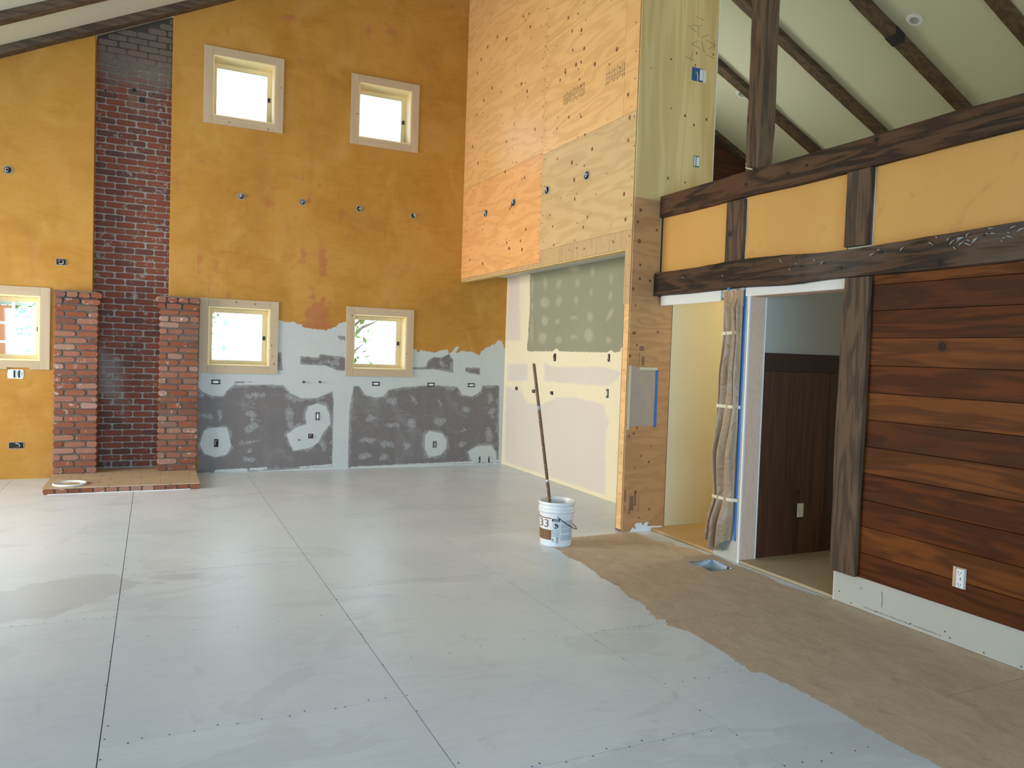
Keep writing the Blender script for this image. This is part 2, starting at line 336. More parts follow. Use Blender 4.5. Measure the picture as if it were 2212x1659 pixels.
M['ceil'] = plain('cream_ceiling', (.60, .60, .475), .7, .25, var=.03, scale=1)
M['osb'] = wood('particle_board_edge', 2, (.74, .54, .40), (.56, .39, .28), 20, 60, 3, .3, .85, 0, fine=.4, bump=.2)
M['tanfloor'] = wood('orange_plywood_floor', 0, (.56, .37, .17), (.46, .28, .11), .8, 3, 4, .25, .45, 0, fine=.2, bump=.04)
M['tanfloor2'] = wood('dusty_plywood_floor', 0, (.44, .345, .225), (.38, .28, .17), .8, 3, 4, .2, .55, 0, fine=.2, bump=.04)
def chim_mortar():
    T = NT('light_grey_mortar'); v = T.obj(); g = T.new('ShaderNodeNewGeometry'); sx = T.new('ShaderNodeSeparateXYZ'); T.L.new(g.outputs['Position'], sx.inputs[0])
    z = T.ma('ADD', sx.outputs[2], T.ma('MULTIPLY', T.noise(v, 2.3, 4), 1.2)); c = T.mix(T.noise(v, 20, 4), (.25, .24, .215), (.40, .385, .35))
    return T.done(T.mix(T.ss(z, 5.0, 5.7), c, (.085, .072, .058)), .95, None, .1)
M['mortar_g'] = chim_mortar()
M['mortar_d'] = plain('dark_mortar', (.135, .115, .098), .95, .1, var=.3, scale=20)
M['hearthtop'] = plain('dusty_hearth_pavers', (.46, .345, .225), .6, .3, var=.18, scale=4)
M['brick_c'] = brick_mat('chimney_brick', [(0, (.21, .062, .038)), (.4, (.25, .080, .045)), (.7, (.17, .062, .042)), (1, (.13, .06, .048))], .85, (.40, .37, .33), soot=1)
M['brick_p'] = brick_mat('tumbled_brick', [(0, (.24, .072, .034)), (.2, (.30, .11, .06)), (.35, (.17, .065, .042)), (.55, (.37, .17, .115)), (.75, (.24, .075, .035)), (.9, (.42, .24, .18)), (1, (.20, .10, .07))], .75, (.62, .56, .50))
M['white'] = plain('white_plastic', (.74, .76, .76), .35, .5, var=.03)
M['greyplastic'] = plain('grey_plastic', (.36, .37, .36), .45)
M['darkhole'] = plain('dark_box_interior', (.022, .022, .022), .8)
M['blackiron'] = plain('blackened_iron', (.02, .022, .024), .55)
M['steel'] = plain('galvanised_steel', (.52, .58, .62), .28, .5, .95, var=.15, scale=12)
M['bluebox'] = plain('blue_electrical_box', (.03, .09, .25), .5)
M['wire_w'] = plain('white_cable', (.6, .6, .56), .5); M['wire_k'] = plain('black_cable', (.03, .03, .03), .5)
M['copper'] = plain('copper_wire', (.6, .25, .12), .35, .5, .8)
M['bluetape'] = plain('blue_painters_tape', (.035, .17, .55), .6, var=.06)
M['masktape'] = plain('cream_masking_tape', (.66, .61, .44), .7, var=.05)
M['edge'] = plain('white_corner_bead', (.80, .80, .76), .6, var=.03)
M['stamp'] = plain('ink_stamp', (.10, .07, .05), .8); M['stampg'] = plain('grey_print', (.13, .135, .13), .8)
M['brownink'] = plain('brown_label_ink', (.19, .095, .045), .45); M['blackink'] = plain('black_label_ink', (.02, .025, .03), .45); M['greyink'] = plain('grey_fine_print', (.36, .41, .45), .5)
M['screw'] = plain('dark_screw_head', (.10, .055, .03), .6); M['mudspot'] = plain('filled_screw_spot', (.72, .73, .72), .7)
M['barepaint'] = plain('white_paint_smear', (.76, .79, .80), .5, var=.05)
M['stickwood'] = wood('varnished_stick', 2, (.22, .11, .055), (.10, .05, .028), 1, 40, 3, .5, .4, 0, bump=.05)
M['leaf'] = plain('leaves', (.20, .30, .06), .6, var=.4, scale=3); M['bark'] = plain('bark', (.30, .2, .13), .9, var=.3)
M['grass'] = plain('grass_ground', (.35, .38, .22), .9, var=.3, scale=1)
M['shedwhite'] = plain('white_shed_boards', (.8, .8, .78), .6); M['shedred'] = plain('red_painted_trim', (.55, .05, .04), .5); M['shedorange'] = plain('orange_shed_boards', (.52, .20, .08), .6)
def glass():
    T = NT('window_glass'); T.N.remove(T.b); tr = T.new('ShaderNodeBsdfTransparent'); gl = T.new('ShaderNodeBsdfGlossy'); gl.inputs['Roughness'].default_value = .02
    fr = T.new('ShaderNodeFresnel'); fr.inputs[0].default_value = 1.45; tr.inputs[0].default_value = (.97, .98, .98, 1)
    m = T.new('ShaderNodeMixShader'); T.L.new(fr.outputs[0], m.inputs[0]); T.L.new(tr.outputs[0], m.inputs[1]); T.L.new(gl.outputs[0], m.inputs[2])
    T.L.new(m.outputs[0], T.N['Material Output'].inputs[0]); return T.m
M['glass'] = glass()
def film(name, col, alpha, rough=.25):
    T = NT(name); n = T.noise(T.obj(), 18, 4)
    T.done(T.mix(n, tuple(c*.85 for c in col), col), rough, T.bump(T.noise(T.obj((1, 1, 1)), 9, 3, .5, 1.5), .6, .02), .5); T.b.inputs['Alpha'].default_value = alpha; return T.m
M['film'] = film('clear_masking_film', (.60, .51, .43), .70, .12); M['drop'] = film('tan_masking_film', (.40, .275, .165), 1.0, .4)

# ------------------------------------------------------------------ mask fields
def sd_poly(px, py, poly):
    poly = np.array(poly, float); n = len(poly); ins = np.zeros(px.shape, bool); d = np.full(px.shape, 1e9)
    for i in range(n):
        x1, y1 = poly[i]; x2, y2 = poly[(i+1) % n]
        ex, ey = x2-x1, y2-y1; L = ex*ex+ey*ey+1e-9
        t = np.clip(((px-x1)*ex+(py-y1)*ey)/L, 0, 1); d = np.minimum(d, (px-x1-t*ex)**2+(py-y1-t*ey)**2)
        c = ((y1 > py) != (y2 > py)) & (px < (x2-x1)*(py-y1)/((y2-y1) if abs(y2-y1) > 1e-9 else 1e-9)+x1); ins ^= c
    d = np.sqrt(d); return np.where(ins, d, -d)
def sd_ell(px, py, cx, cy_, rx, ry, ang=0):
    a = R_(ang); dx = px-cx; dy = py-cy_; u = dx*math.cos(a)+dy*math.sin(a); v = -dx*math.sin(a)+dy*math.cos(a)
    return (1-np.sqrt((u/rx)**2+(v/ry)**2))*min(rx, ry)
def enc(d, k): return np.clip(d/k*.5+.5, 0, 1)
def grid_obj(name, P, nu, nv, keep, mat, attrs, parent=None, kind=None, flip=False):
    """P: (nu*nv,3) world positions, keep: function(i,j)->bool array for cells"""
    loc = WL[parent] if parent is not None else np.zeros(3)
    idx = np.arange(nu*nv).reshape(nv, nu)
    a = idx[:-1, :-1]; b = idx[:-1, 1:]; c = idx[1:, 1:]; d = idx[1:, :-1]
    q = np.stack([a, b, c, d] if not flip else [a, d, c, b], -1)[keep]
    me = bpy.data.meshes.new(name); me.vertices.add(len(P)); me.vertices.foreach_set('co', (P-loc).astype(np.float32).ravel())
    me.loops.add(q.size); me.loops.foreach_set('vertex_index', q.ravel().astype(np.int32))
    me.polygons.add(len(q)); me.polygons.foreach_set('loop_start', np.arange(0, q.size, 4, dtype=np.int32)); me.polygons.foreach_set('loop_total', np.full(len(q), 4, np.int32))
    me.update(calc_edges=True); me.validate(); me.polygons.foreach_set('use_smooth', np.zeros(len(me.polygons), bool))
    if attrs is not None:
        at = me.color_attributes.new('mask', 'FLOAT_COLOR', 'POINT'); at.data.foreach_set('color', np.stack(attrs, -1).astype(np.float32).ravel())
    me.materials.append(mat); o = bpy.data.objects.new(name, me); COL.objects.link(o)
    if parent is not None: o.parent = parent
    WL[o] = loc; tag(o, kind=kind); return o

# ------------------------------------------------------------------ room geometry constants
YB = 10.1; XB = 3.887; XR = 4.20; XA = 4.60; YP = 5.835; XL = -4.6; YF = -3.6; XE = 12.0
def roofL(x): return 5.363+.48*x
def roofR(x): return 9.10-.48*x
def roof(x): return np.minimum(5.453+.48*np.asarray(x), 9.19-.48*np.asarray(x))

# ---- wall_back
def c6(pts): return [(400+x/3.16, 600+y/3.16) for x, y in pts]
def c2(x, y): return (400+x/3.16, y/3.16)
WIN = [(.50, 1.43, 4.26, 5.18), (2.28, 3.20, 4.265, 5.17), (.50, 1.43, 1.235, 2.15), (2.29, 3.215, 1.232, 2.148), (-1.99, -1.062, 1.236, 2.16)]
OPEN = [(x0+.10, x1-.10, z0+.095, z1-.095) for x0, x1, z0, z1 in WIN]
def wall_back():
    xs = np.unique(np.round(np.concatenate([np.arange(XL, -1.7, .12), np.arange(-1.7, 4.66, .0135), [4.66], [o[0] for o in OPEN], [o[1] for o in OPEN], [-.65, .158]]), 4))
    zs = np.unique(np.round(np.concatenate([np.arange(0, 2.45, .0135), np.arange(2.45, 7.3, .045), [7.3], [o[2] for o in OPEN], [o[3] for o in OPEN]]), 4))
    X, Z = np.meshgrid(xs, zs); Zc = np.minimum(Z, roof(X)+.02)
    P = np.stack([X.ravel(), np.full(X.size, YB), Zc.ravel()], -1)
    px, py = prj(P)
    xc = (xs[:-1]+xs[1:])/2; zc = (zs[:-1]+zs[1:])/2; XC, ZC = np.meshgrid(xc, zc)
    keep = ZC < roof(XC)+.05
    for o in OPEN: keep &= ~((XC > o[0]) & (XC < o[1]) & (ZC > o[2]) & (ZC < o[3]))
    keep &= ~((XC > -.65) & (XC < .158))
    yel = sd_poly(px, py, c6([(-2500, -5000), (-2500, 1700), (40, 1700), (88, 1600), (88, 300), (600, 292), (640, 290), (675, 300), (740, 304), (790, 322), (820, 345), (860, 350), (900, 356), (960, 355), (1030, 335), (1055, 305), (1095, 300), (1200, 330), (1540, 470), (1565, 488), (1590, 505), (1610, 492), (1640, 500), (1700, 512), (1740, 500), (1790, 488), (1800, 522), (1820, 500), (1850, 470), (1862, 460), (1868, 480), (1850, 512), (1900, 500), (1960, 505), (1985, 520), (2010, 528), (2025, 500), (2060, 480), (2100, 455), (2140, 430), (2170, 436), (2178, 480), (2230, 490), (2700, 490), (2700, -5000)]))
    red = np.full(px.shape, -1e3)
    for (x, y, rx, ry, *a) in [(900, 235, 85, 75), (910, 322, 140, 38), (865, 130, 30, 20), (985, 170, 35, 12), (160, 90, 14, 55), (195, 80, 10, 55), (300, 110, 22, 34), (870, 72, 22, 12), (945, 155, 30, 25), (650, 120, 12, 30), (1840, 505, 38, 18)]:
        q = c6([(x, y)])[0]; red = np.maximum(red, sd_ell(px, py, q[0], q[1], rx/3.16, ry/3.16, *(a or [0])))
    for (x, y, rx, ry, *a) in [(740, 1210, 110, 18, 12), (915, 1260, 20, 34), (850, 1360, 22, 38), (970, 1370, 22, 12, -40), (610, 1290, 26, 16), (345, 1308, 34, 12), (100, 1105, 34, 18, 10), (700, 120, 55, 35, 15), (790, 415, 55, 22), (1255, 210, 26, 60), (1395, 205, 20, 50, -35), (290, 195, 22, 34), (1550, 1250, 26, 18), (1105, 1620, 18, 60, 20), (1720, 1590, 20, 26), (540, 945, 34, 14), (1780, 40, 70, 20), (560, 1380, 70, 26, 30), (1060, 1490, 20, 44, 20), (700, 1590, 12, 90), (420, 1420, 14, 60)]:
        q = c2(x, y); red = np.maximum(red, sd_ell(px, py, q[0], q[1], rx/3.16, ry/3.16, *(a or [0]))*.8-1)
    for (x, y, rx, ry, *a) in [(697, 565, 10, 38), (655, 550, 9, 22, 15), (430, 560, 8, 26), (468, 575, 5, 30)]:
        red = np.maximum(red, sd_ell(px, py, x, y, rx, ry, *(a or [0])))
    dark = np.full(px.shape, -1e3)
    for pl in ([(80, 735), (110, 775), (180, 805), (260, 808), (280, 775), (330, 730), (670, 732), (720, 790), (800, 825), (900, 820), (1005, 775), (1015, 850), (1003, 1290), (60, 1350)],
               [(1150, 740), (1190, 740), (1230, 800), (1300, 818), (1350, 810), (1390, 765), (1480, 748), (1650, 735), (1730, 735), (1860, 745), (1890, 800), (1960, 810), (2015, 775), (2030, 735), (2145, 735), (2140, 1262), (1110, 1300), (1120, 900)],
               [(785, 535), (905, 545), (920, 520), (1110, 545), (1110, 635), (1040, 635), (960, 600), (785, 592)], [(620, 505), (658, 510), (662, 600), (668, 632), (620, 632)],
               [(1540, 612), (1640, 608), (1660, 560), (1700, 540), (1750, 545), (1800, 520), (1830, 560), (1830, 650), (1700, 625), (1540, 628)], [(1915, 612), (2013, 615), (2013, 662), (1940, 652), (1912, 640)], [(335, 707), (510, 710), (335, 722)],
               [(1040, 395), (1095, 400), (1095, 430), (1050, 420)]):
        dark = np.maximum(dark, sd_poly(px, py, c6(pl)))
    mud = -dark
    for pl in ([(130, 1045), (160, 1025), (285, 1020), (300, 1080), (315, 1150), (280, 1210), (200, 1225), (130, 1200), (100, 1140)],
               [(840, 880), (900, 857), (960, 875), (985, 930), (990, 1000), (940, 1060), (910, 1120), (860, 1160), (740, 1180), (710, 1120), (692, 1070), (760, 1020), (830, 1000), (820, 930)],
               [(1640, 1070), (1670, 1045), (1750, 1060), (1785, 1110), (1780, 1170), (1740, 1210), (1665, 1225), (1635, 1170)],
               [(1930, 1185), (1990, 1150), (2090, 1145), (2120, 1190), (2125, 1245), (2000, 1265), (1950, 1240)]):
        mud = np.maximum(mud, sd_poly(px, py, c6(pl)))
    sme = mud+4.0
    for pl in ([(200, 1312), (420, 1300), (430, 1322), (200, 1330)], [(780, 1290), (1000, 1272), (1000, 1285), (780, 1303)], [(1130, 1290), (2140, 1243), (2140, 1258), (1130, 1303)], [(440, 1300), (560, 1292), (560, 1308), (440, 1316)]):
        mud = np.maximum(mud, sd_poly(px, py, c6(pl)))
    spots = []
    for (x, y, rx, ry, *a) in SMEAR:
        q = c6([(x, y)])[0]; sme = np.maximum(sme, sd_ell(px, py, q[0], q[1], rx/3.16, ry/3.16, *(a or [0]))+.5)
    at = [enc(yel, 12), enc(mud, 12), enc(sme, 12), enc(red, 24)]
    o = grid_obj('wall_back', P, len(xs), len(zs), keep, M['plaster'], at, kind='structure')
    # plaster returns beside the brick recess, head of recess, and loft gable
    m = MB()
    for (x0, x1) in ((-.67, -.648), (.156, .178)):
        m.box(x0, x1, YB+.0005, YB+.30, 0.0, float(roof(x0))-.05)
    m.build('recess_return', M['plaster_plain'], o, bevel=.006)
    MB().box(XL, -.67, YB+.002, YB+.28, 0, 1.25).box(.178, 4.6, YB+.002, YB+.28, 0, 1.23).build('sheathing', M['drywall'], o)
    sp_ = MB()
    for (x, y, rx, ry, *a) in SMEAR:
        q = c6([(x, y)])[0]; h = hit(q[0], q[1], 1, YB-.0015); sp_.disc(h, .006, (0, -1, 0), 6)
    sp_.build('screw_spots', M['mudspot'], o, kind='stuff')
    return o
SMEAR = [(483, 800, 45, 18, -8), (470, 860, 28, 10), (452, 935, 35, 28), (455, 968, 18, 20), (450, 1018, 44, 26, -35), (720, 820, 48, 18, 25), (712, 925, 30, 50), (715, 1000, 18, 40), (440, 1122, 48, 12, -3), (437, 1187, 16, 14), (435, 1242, 36, 13), (125, 940, 48, 16, 12), (245, 950, 10, 40, -15), (935, 1140, 11, 36, -15), (1415, 845, 30, 26), (1270, 962, 30, 20), (1405, 1008, 38, 18), (1548, 985, 28, 34), (1555, 830, 12, 30, -35), (1735, 845, 11, 22), (1240, 1110, 46, 12, -3), (1385, 1135, 38, 18), (1510, 1150, 22, 26), (1220, 1220, 40, 18), (1360, 1225, 26, 22), (1915, 898, 28, 16, -10), (1912, 1038, 26, 14), (1888, 1140, 26, 11), (2080, 820, 15, 30), (2090, 920, 25, 30), (2078, 1070, 26, 40), (1750, 580, 11, 34, -30), (980, 577, 42, 12, 5), (1045, 590, 14, 12), (1745, 980, 40, 24), (117, 800, 30, 16)]
WB = wall_back()

# ---- ceilings
def ceilings():
    th = .12
    m = MB()
    xr = (9.19-5.453)/.96
    for (xa, xb, f) in ((XL, xr, lambda x: 5.453+.48*x), (xr, XE, lambda x: 9.19-.48*x)):
        m.add([(xa, YF, f(xa)), (xb, YF, f(xb)), (xb, YB+.5, f(xb)), (xa, YB+.5, f(xa)), (xa, YF, f(xa)+th), (xb, YF, f(xb)+th), (xb, YB+.5, f(xb)+th), (xa, YB+.5, f(xa)+th)],
              [(0, 3, 2, 1), (4, 5, 6, 7), (0, 1, 5, 4), (1, 2, 6, 5), (2, 3, 7, 6), (3, 0, 4, 7)])
    m.build('ceiling', M['ceil'], loc=(0, 0, 0), kind='structure')
ceilings()

# ---- floor of 4x8 sheets
BROWN = [(2.985, 5.722), (3.21, 5.80), (3.887, 5.81), (4.02, 5.80), (4.02, 5.60), (4.00, 5.45), (4.12, 5.40), (4.06, 5.25), (4.16, 5.16), (4.13, 4.98), (4.19, 4.90), (4.15, 4.66), (4.16, 4.35), (4.11, 4.1), (4.14, 3.85), (4.20, 3.70), (4.30, 3.0), (4.35, -3.6), (2.86, -3.6), (2.868, 1.957), (2.85, 2.15), (2.856, 2.368), (2.87, 2.6), (2.86, 2.80), (2.842, 2.958), (2.80, 2.96), (2.85, 3.3), (2.86, 3.55), (2.80, 3.70), (2.85, 3.755), (2.80, 3.8), (2.90, 4.1), (2.88, 4.2), (2.95, 4.45), (2.943, 4.683), (2.98, 4.8), (3.009, 5.062), (2.99, 5.25), (3.03, 5.45), (2.99, 5.6)]
THIN = [(4.0, 5.78), (4.25, 5.83), (4.25, 4.9), (4.18, 4.9), (4.12, 5.05), (4.10, 5.2), (4.02, 5.26), (4.0, 5.4), (3.95, 5.5)]
DARKP = [(-.75, 4.95), (-.5, 4.98), (-.25, 5.25), (-.05, 5.45), (-.13, 5.75), (-.4, 5.85), (-.9, 5.6), (-1.5, 5.5), (-1.5, 4.9)]
DARKP2 = [(.05, 5.5), (.3, 5.52), (.3, 5.66), (-.1, 5.72)]
VENT = (3.83, 4.06, 4.535, 4.80)
def floor():
    fl = empty('floor', (0, 0, 0)); tag(fl, kind='structure')
    xsn = [-4.55, -3.89, -2.65, -1.41, -.17, 1.068, 2.27, 3.49, 4.20]
    joints = {-4.55: 3.0, -3.89: 4.3, -2.65: 3.3, -1.41: 4.89, -.17: 3.32, 1.068: 2.56, 2.27: 3.725, 3.49: 2.4}
    G = .002
    def sheet(x0, x1, y0, y1):
        fine = (x1 > -1.5 and y1 > 1.2)
        st = .032 if fine else .3
        def ax_(a, b, extra):
            n = max(1, int(round((b-a)/st))); v = list(np.linspace(a, b, n+1)); v += [e for e in extra if a < e < b]; return np.unique(np.round(v, 5))
        xs = ax_(x0+G, x1-G, VENT[:2]); ys = ax_(y0+G, y1-G, VENT[2:])
        X, Y = np.meshgrid(xs, ys)
        xc = (xs[:-1]+xs[1:])/2; yc = (ys[:-1]+ys[1:])/2; XC, YC = np.meshgrid(xc, yc)
        keep = ~((XC > VENT[0]) & (XC < VENT[1]) & (YC > VENT[2]) & (YC < VENT[3]))
        nz = .0012*np.sin(X*1.7+Y*.9)
        P = np.stack([X.ravel(), Y.ravel(), np.zeros(X.size)], -1)
        # rim: drop the outer ring a little for an eased edge
        x_, y_ = P[:, 0], P[:, 1]
        br = sd_poly(x_, y_, BROWN); th = sd_poly(x_, y_, THIN); dk = np.maximum(sd_poly(x_, y_, DARKP), sd_poly(x_, y_, DARKP2))
        o = grid_obj('floor_sheet', P, len(xs), len(ys), keep, M['floor'], [enc(br, .08), enc(th, .06), enc(dk, .10), np.ones(len(P))], fl)
        sol = o.modifiers.new('thickness', 'SOLIDIFY'); sol.thickness = .018; sol.offset = -1
    for i in range(len(xsn)-1):
        x0, x1 = xsn[i], xsn[i+1]; j = joints[xsn[i]]; ys = [YF]
        while j-2.44 > YF: j -= 2.44
        while j < YB-.3:
            if j > YF+.3: ys.append(j)
            j += 2.44
        ys.append(YB)
        for a, b in zip(ys[:-1], ys[1:]):
            sheet(x0, x1, a, b)
    sheet(4.20, 4.6, YP+.12, YB)
    MB().box(XL, XE, YF, YB, -.22, -.0195-.001).build('subfloor', M['darkhole'], fl) if False else None
    # sub-floor with a well under the vent
    m = MB(); x0, x1, y0, y1 = VENT
    m.box(XL, x0, YF, YB, -.25, -.02).box(x1, XE, YF, YB, -.25, -.02).box(x0, x1, YF, y0, -.25, -.02).box(x0, x1, y1, YB, -.25, -.02)
    m.build('subfloor', M['darkhole'], fl)
    s = MB(); rs = np.random.RandomState(3)
    def row(xa, ya, xb, yb, n, jit=.02):
        for k in range(n):
            t = (k+.5)/n+rs.randn()*.01; s.disc((xa+(xb-xa)*t+rs.randn()*.01, ya+(yb-ya)*t+rs.choice([-1, 1])*.012+rs.randn()*.006, .0012), .0042, (0, 0, 1), 6)
    for (a, b, y) in ((-.17, 1.068, 3.32), (1.068, 2.27, 2.56), (2.27, 2.86, 3.725), (-1.41, -.17, 4.89), (1.068, 2.27, 5.0), (-.17, 1.068, 5.76)): row(a+.03, y, b-.03, y, 13)
    for x in (-.17, 1.068, 2.27): row(x, 2, x, 8.5, 22)
    for (a, b, y) in ((-.17, 1.068, 4.5), (1.068, 2.27, 3.75), (2.27, 2.85, 3.0), (2.27, 2.85, 4.6), (-.17, 1.068, 2.6), (2.27, 2.8, 2.2)): row(a+.05, y, b-.05, y, 5)
    s.build('screw_heads', M['blackiron'], fl, kind='stuff')
    return fl
FLR = floor()

# ---- outer shell walls with the glazed openings the daylight comes through
def shell():
    m = MB()   # wall_left x = XL, opening Y 5.6..9.6, z .45..2.95
    t = .2; zt = roofL(XL)+.1
    m.box(XL-t, XL, YF, 5.6, -.25, zt).box(XL-t, XL, 9.6, YB, -.25, zt).box(XL-t, XL, 5.6, 9.6, -.25, .45).box(XL-t, XL, 5.6, 9.6, 2.95, zt)
    m.build('wall_left', M['plaster_plain'], kind='structure')
    m = MB(); top = 7.2
    # wall_front, gable shaped pieces
    def gp(xa, xb, z0): m.prism([(xa, z0), (xb, z0), (xb, float(roof(xb))), (xa, float(roof(xa)))], 1, YF-t, YF)
    gp(XL, -3.6, -.25); gp(2.4, 3.9, 3.5); gp(9.6, XE, -.25); m.box(4.5, 5.0, YF-t, YF, -.25, 6.7)
    m.box(2.4, 4.5, YF-t, YF, -.25, 3.5); gp(3.9, 4.5, 3.5)
    m.box(5.0, 9.6, YF-t, YF, -.25, 3.1); gp(5.0, 9.6, 4.4)
    m.box(-3.6, 2.4, YF-t, YF, -.25, .1); m.box(-3.6, 2.4, YF-t, YF, 2.4, 3.5); m.box(-3.6, 2.4, YF-t, YF, 3.5, 3.51); gp(-3.6, 2.4, 3.51)
    m.build('wall_front', M['plaster_plain'], kind='structure')
    # loft outer wall and loft gable
    bx('wall_loft_outer', M['ceil'], XE, XE+.15, YF, YB, -.25, 3.45, kind='structure')
    g = empty('wall_loft_gable', (8, YB, 3.0)); tag(g, kind='structure')
    MB().prism([(4.75, 0), (XE, 0), (XE, 3.3), (4.75, 3.3)], 1, YB, YB+.15).prism([(4.75, 3.3), (5.1, 3.3), (5.1, float(roof(5.1))), (4.75, float(roof(4.75)))], 1, YB, YB+.15).prism([(6.7, 3.3), (XE, 3.3), (XE, float(roof(XE))), (6.7, float(roof(6.7)))], 1, YB, YB+.15).prism([(5.1, 4.7), (6.7, 4.7), (6.7, float(roof(6.7))), (5.1, float(roof(5.1)))], 1, YB, YB+.15).build('backing', M['darkhole'], g)
    z = 3.05
    while z < 6.7:
        xa = (9.12-z)/.48; xb = (9.12-z-.17)/.48
        if xb > 4.9:
            xa = min(xa, XE)
            x_s = 6.7 if 3.28 < z < 4.7 else 4.75
            MB().prism([(x_s, z), (xa, z), (max(x_s+.01, min(xb, XE)), z+.168), (x_s, z+.168)], 1, YB-.025, YB-.002).build('board', M['loft_board'], g, bevel=.003)
            if x_s > 5: bx('board', M['loft_board'], 4.75, 5.1, YB-.025, YB-.002, z, z+.168, g)
        z += .17
    # ground outside
    MB().box(-40, 45, 11.2, 70, -.6, -.45).build('ground', M['grass'], kind='structure')
shell()

# ---- plywood volume (upper right) and pier
def plywood():
    core = MB(); top = 7.15
    core.box(XB+.012, 4.74, YP+.012, YB, 2.69, 6.75)
    core.prism([(YP+.012, 0), (YP+.13, 0), (YP+.13, 2.69), (YP+.012, 2.69)], 0, XB+.012, 4.36)
    core.box(XB+.012, XB+.10, YP+.13, YB, 2.585, 2.69)
    w = core.build('wall_upper_right', M['mortar_d'], kind='structure')
    def sh(name, mat, y0, y1, z0, z1, lab=None): bx(name, mat, XB, XB+.012, y0+.0014, y1-.0014, z0+.0014, z1-.0014, w, label=lab)
    S = 'plywood_sheet'; A, Bm = M['ply_h'], M['ply_h2']
    sh(S, M['ply_o'], 7.69, YB, 2.62, 3.84); sh(S, A, 7.69, YB, 3.84, 5.06); sh(S, A, 7.69, YB, 5.06, 6.28); sh(S, A, 7.69, YB, 6.28, 6.95)
    sh(S, Bm, 5.86, 7.69, 2.75, 3.81); sh(S, A, 6.085, 7.69, 3.81, 5.03); sh(S, A, 5.86, 6.085, 3.81, 5.9); sh(S, A, 6.085, 7.69, 5.03, 6.25); sh(S, A, 5.86, 7.69, 6.25, 6.9); sh(S, A, 5.86, 6.085, 5.9, 6.25)
    # lower strips have upright grain
    def st(y0, y1, z0, z1): bx('plywood_strip', M['ply_s'], XB, XB+.012, y0+.0006, y1-.0006, z0+.0006, z1-.0006, w)
    st(5.96, 7.69, 2.585, 2.75); st(7.69, YB, 2.585, 2.62); st(5.86, 5.96, 2.08, 2.75)
    bx('plywood_strip', M['ply_h'], XB, XB+.012, 5.86, 5.94, 0.02, 2.08, w)
    bx('plywood_edge', M['ply_v'], XB+.012, XB+.10, 5.96, YB, 2.572, 2.585, w)
    def ff(name, mat, x0, x1, z0, z1): bx(name, mat, x0+.0005, x1-.0005, YP, YP+.012, z0+.0006, z1-.0006, w)
    ff(S, M['ply_v'], XB, 4.74, 3.03, 5.47); ff(S, M['ply_v'], XB, 4.74, 5.47, 6.75)
    ff(S, M['ply_x'], XB, XR-.02, 2.385, 3.03); ff(S, M['ply_x'], XB, XR-.02, 2.155, 2.385); ff(S, M['ply_x'], XB, 4.345, 1.56, 2.155); ff(S, M['ply_x'], XB, 4.345, 0.0, 1.56)
    bx('corner_bead', M['edge'], 4.74, 4.748, YP-.003, YP+.03, 3.05, 6.8, w)
    bx('plywood_edge', M['ply_v'], XR-.022, XR-.016, YP-.002, YP+.01, 2.16, 3.03, w)
    # screws
    s = MB(); rs = np.random.RandomState(9)
    for y in (5.9, 6.9, 7.65, 7.73, 8.5, 8.9, 9.3, 9.75, 10.03):
        for z in np.arange(2.7, 6.6, .15 if y in (7.65, 7.73, 8.5, 9.3) else .27):
            s.disc((XB-.001, y+rs.randn()*.014, z+rs.randn()*.03), .0085, (-1, 0, 0), 6)
    for z in np.arange(.15, 2.6, .19): s.disc((XB-.001, 5.9+rs.randn()*.015, z), .006, (-1, 0, 0), 6)
    for z in (2.66, 3.79, 3.86): 
        for y in np.arange(5.95, 10, .2): s.disc((XB-.001, y, z+rs.randn()*.01), .005, (-1, 0, 0), 6)
    s.build('screw_heads', M['screw'], w, kind='stuff')
    # knots with dark rings on the pier faces
    k = MB()
    for (px, py, r) in ((1384, 454, .022), (1378, 479, .020), (1381, 521, .026), (1383, 572, .017), (1382, 602, .018), (1368, 624, .02), (1373, 660, .012), (1371, 719, .02), (1367, 720, .012), (1376, 745, .014), (1361, 769, .02), (1421, 717, .016), (1376, 924, .016), (1369, 936, .016), (1385, 985, .013), (1372, 1010, .013), (1407, 964, .012), (1402, 998, .016), (1373, 1062, .018), (1402, 1100, .016), (1380, 1118, .012), (1399, 1132, .018), (1450, 128, .014), (1407, 147, .009), (1450, 234, .01), (1480, 250, .018), (1526, 258, .018), (1499, 270, .016), (1505, 115, .013), (1502, 141, .013), (1443, 385, .018), (1480, 394, .014), (1541, 118, .014)):
        h = hit(px, py, 1, YP-.0012); k.disc(h, r*.72, (0, -1, 0), 10, r*.82)
    for (px, py, r) in ((1360, 254, .03), (1357, 303, .025), (1279, 322, .03), (1263, 291, .022), (1262, 358, .018), (1256, 65, .03), (1236, 67, .025), (1262, 105, .03), (1237, 108, .025), (1255, 134, .024), (1252, 171, .022), (1229, 253, .028), (1255, 252, .024), (1204, 343, .022), (1348, 419, .03), (1351, 474, .03), (1269, 469, .025), (1260, 491, .025), (1188, 464, .02), (1194, 489, .022), (1196, 529, .022), (1324, 522, .02), (1245, 536, .016), (1262, 537, .016)):
        h = hit(px, py, 0, XB-.0012); k.disc(h, r*.6, (-1, 0, 0), 10, r*.7)
    kr = np.random.RandomState(17)
    for _ in range(90):
        y, z = kr.uniform(6.1, 10.0), kr.uniform(2.68, 5.6)
        if y < 7.7 and kr.rand() < .55: continue
        r = kr.choice([.008, .011, .016, .02]); k.disc((XB-.0012, y, z), r, (-1, 0, 0), 8, r*1.2)
    k.build('knots', plain('dark_knot', (.22, .10, .045), .6, var=.5, scale=60), w, kind='stuff')
    # ink stamps: rows of short printed bars, as smudged as in the photograph
    st_ = MB()
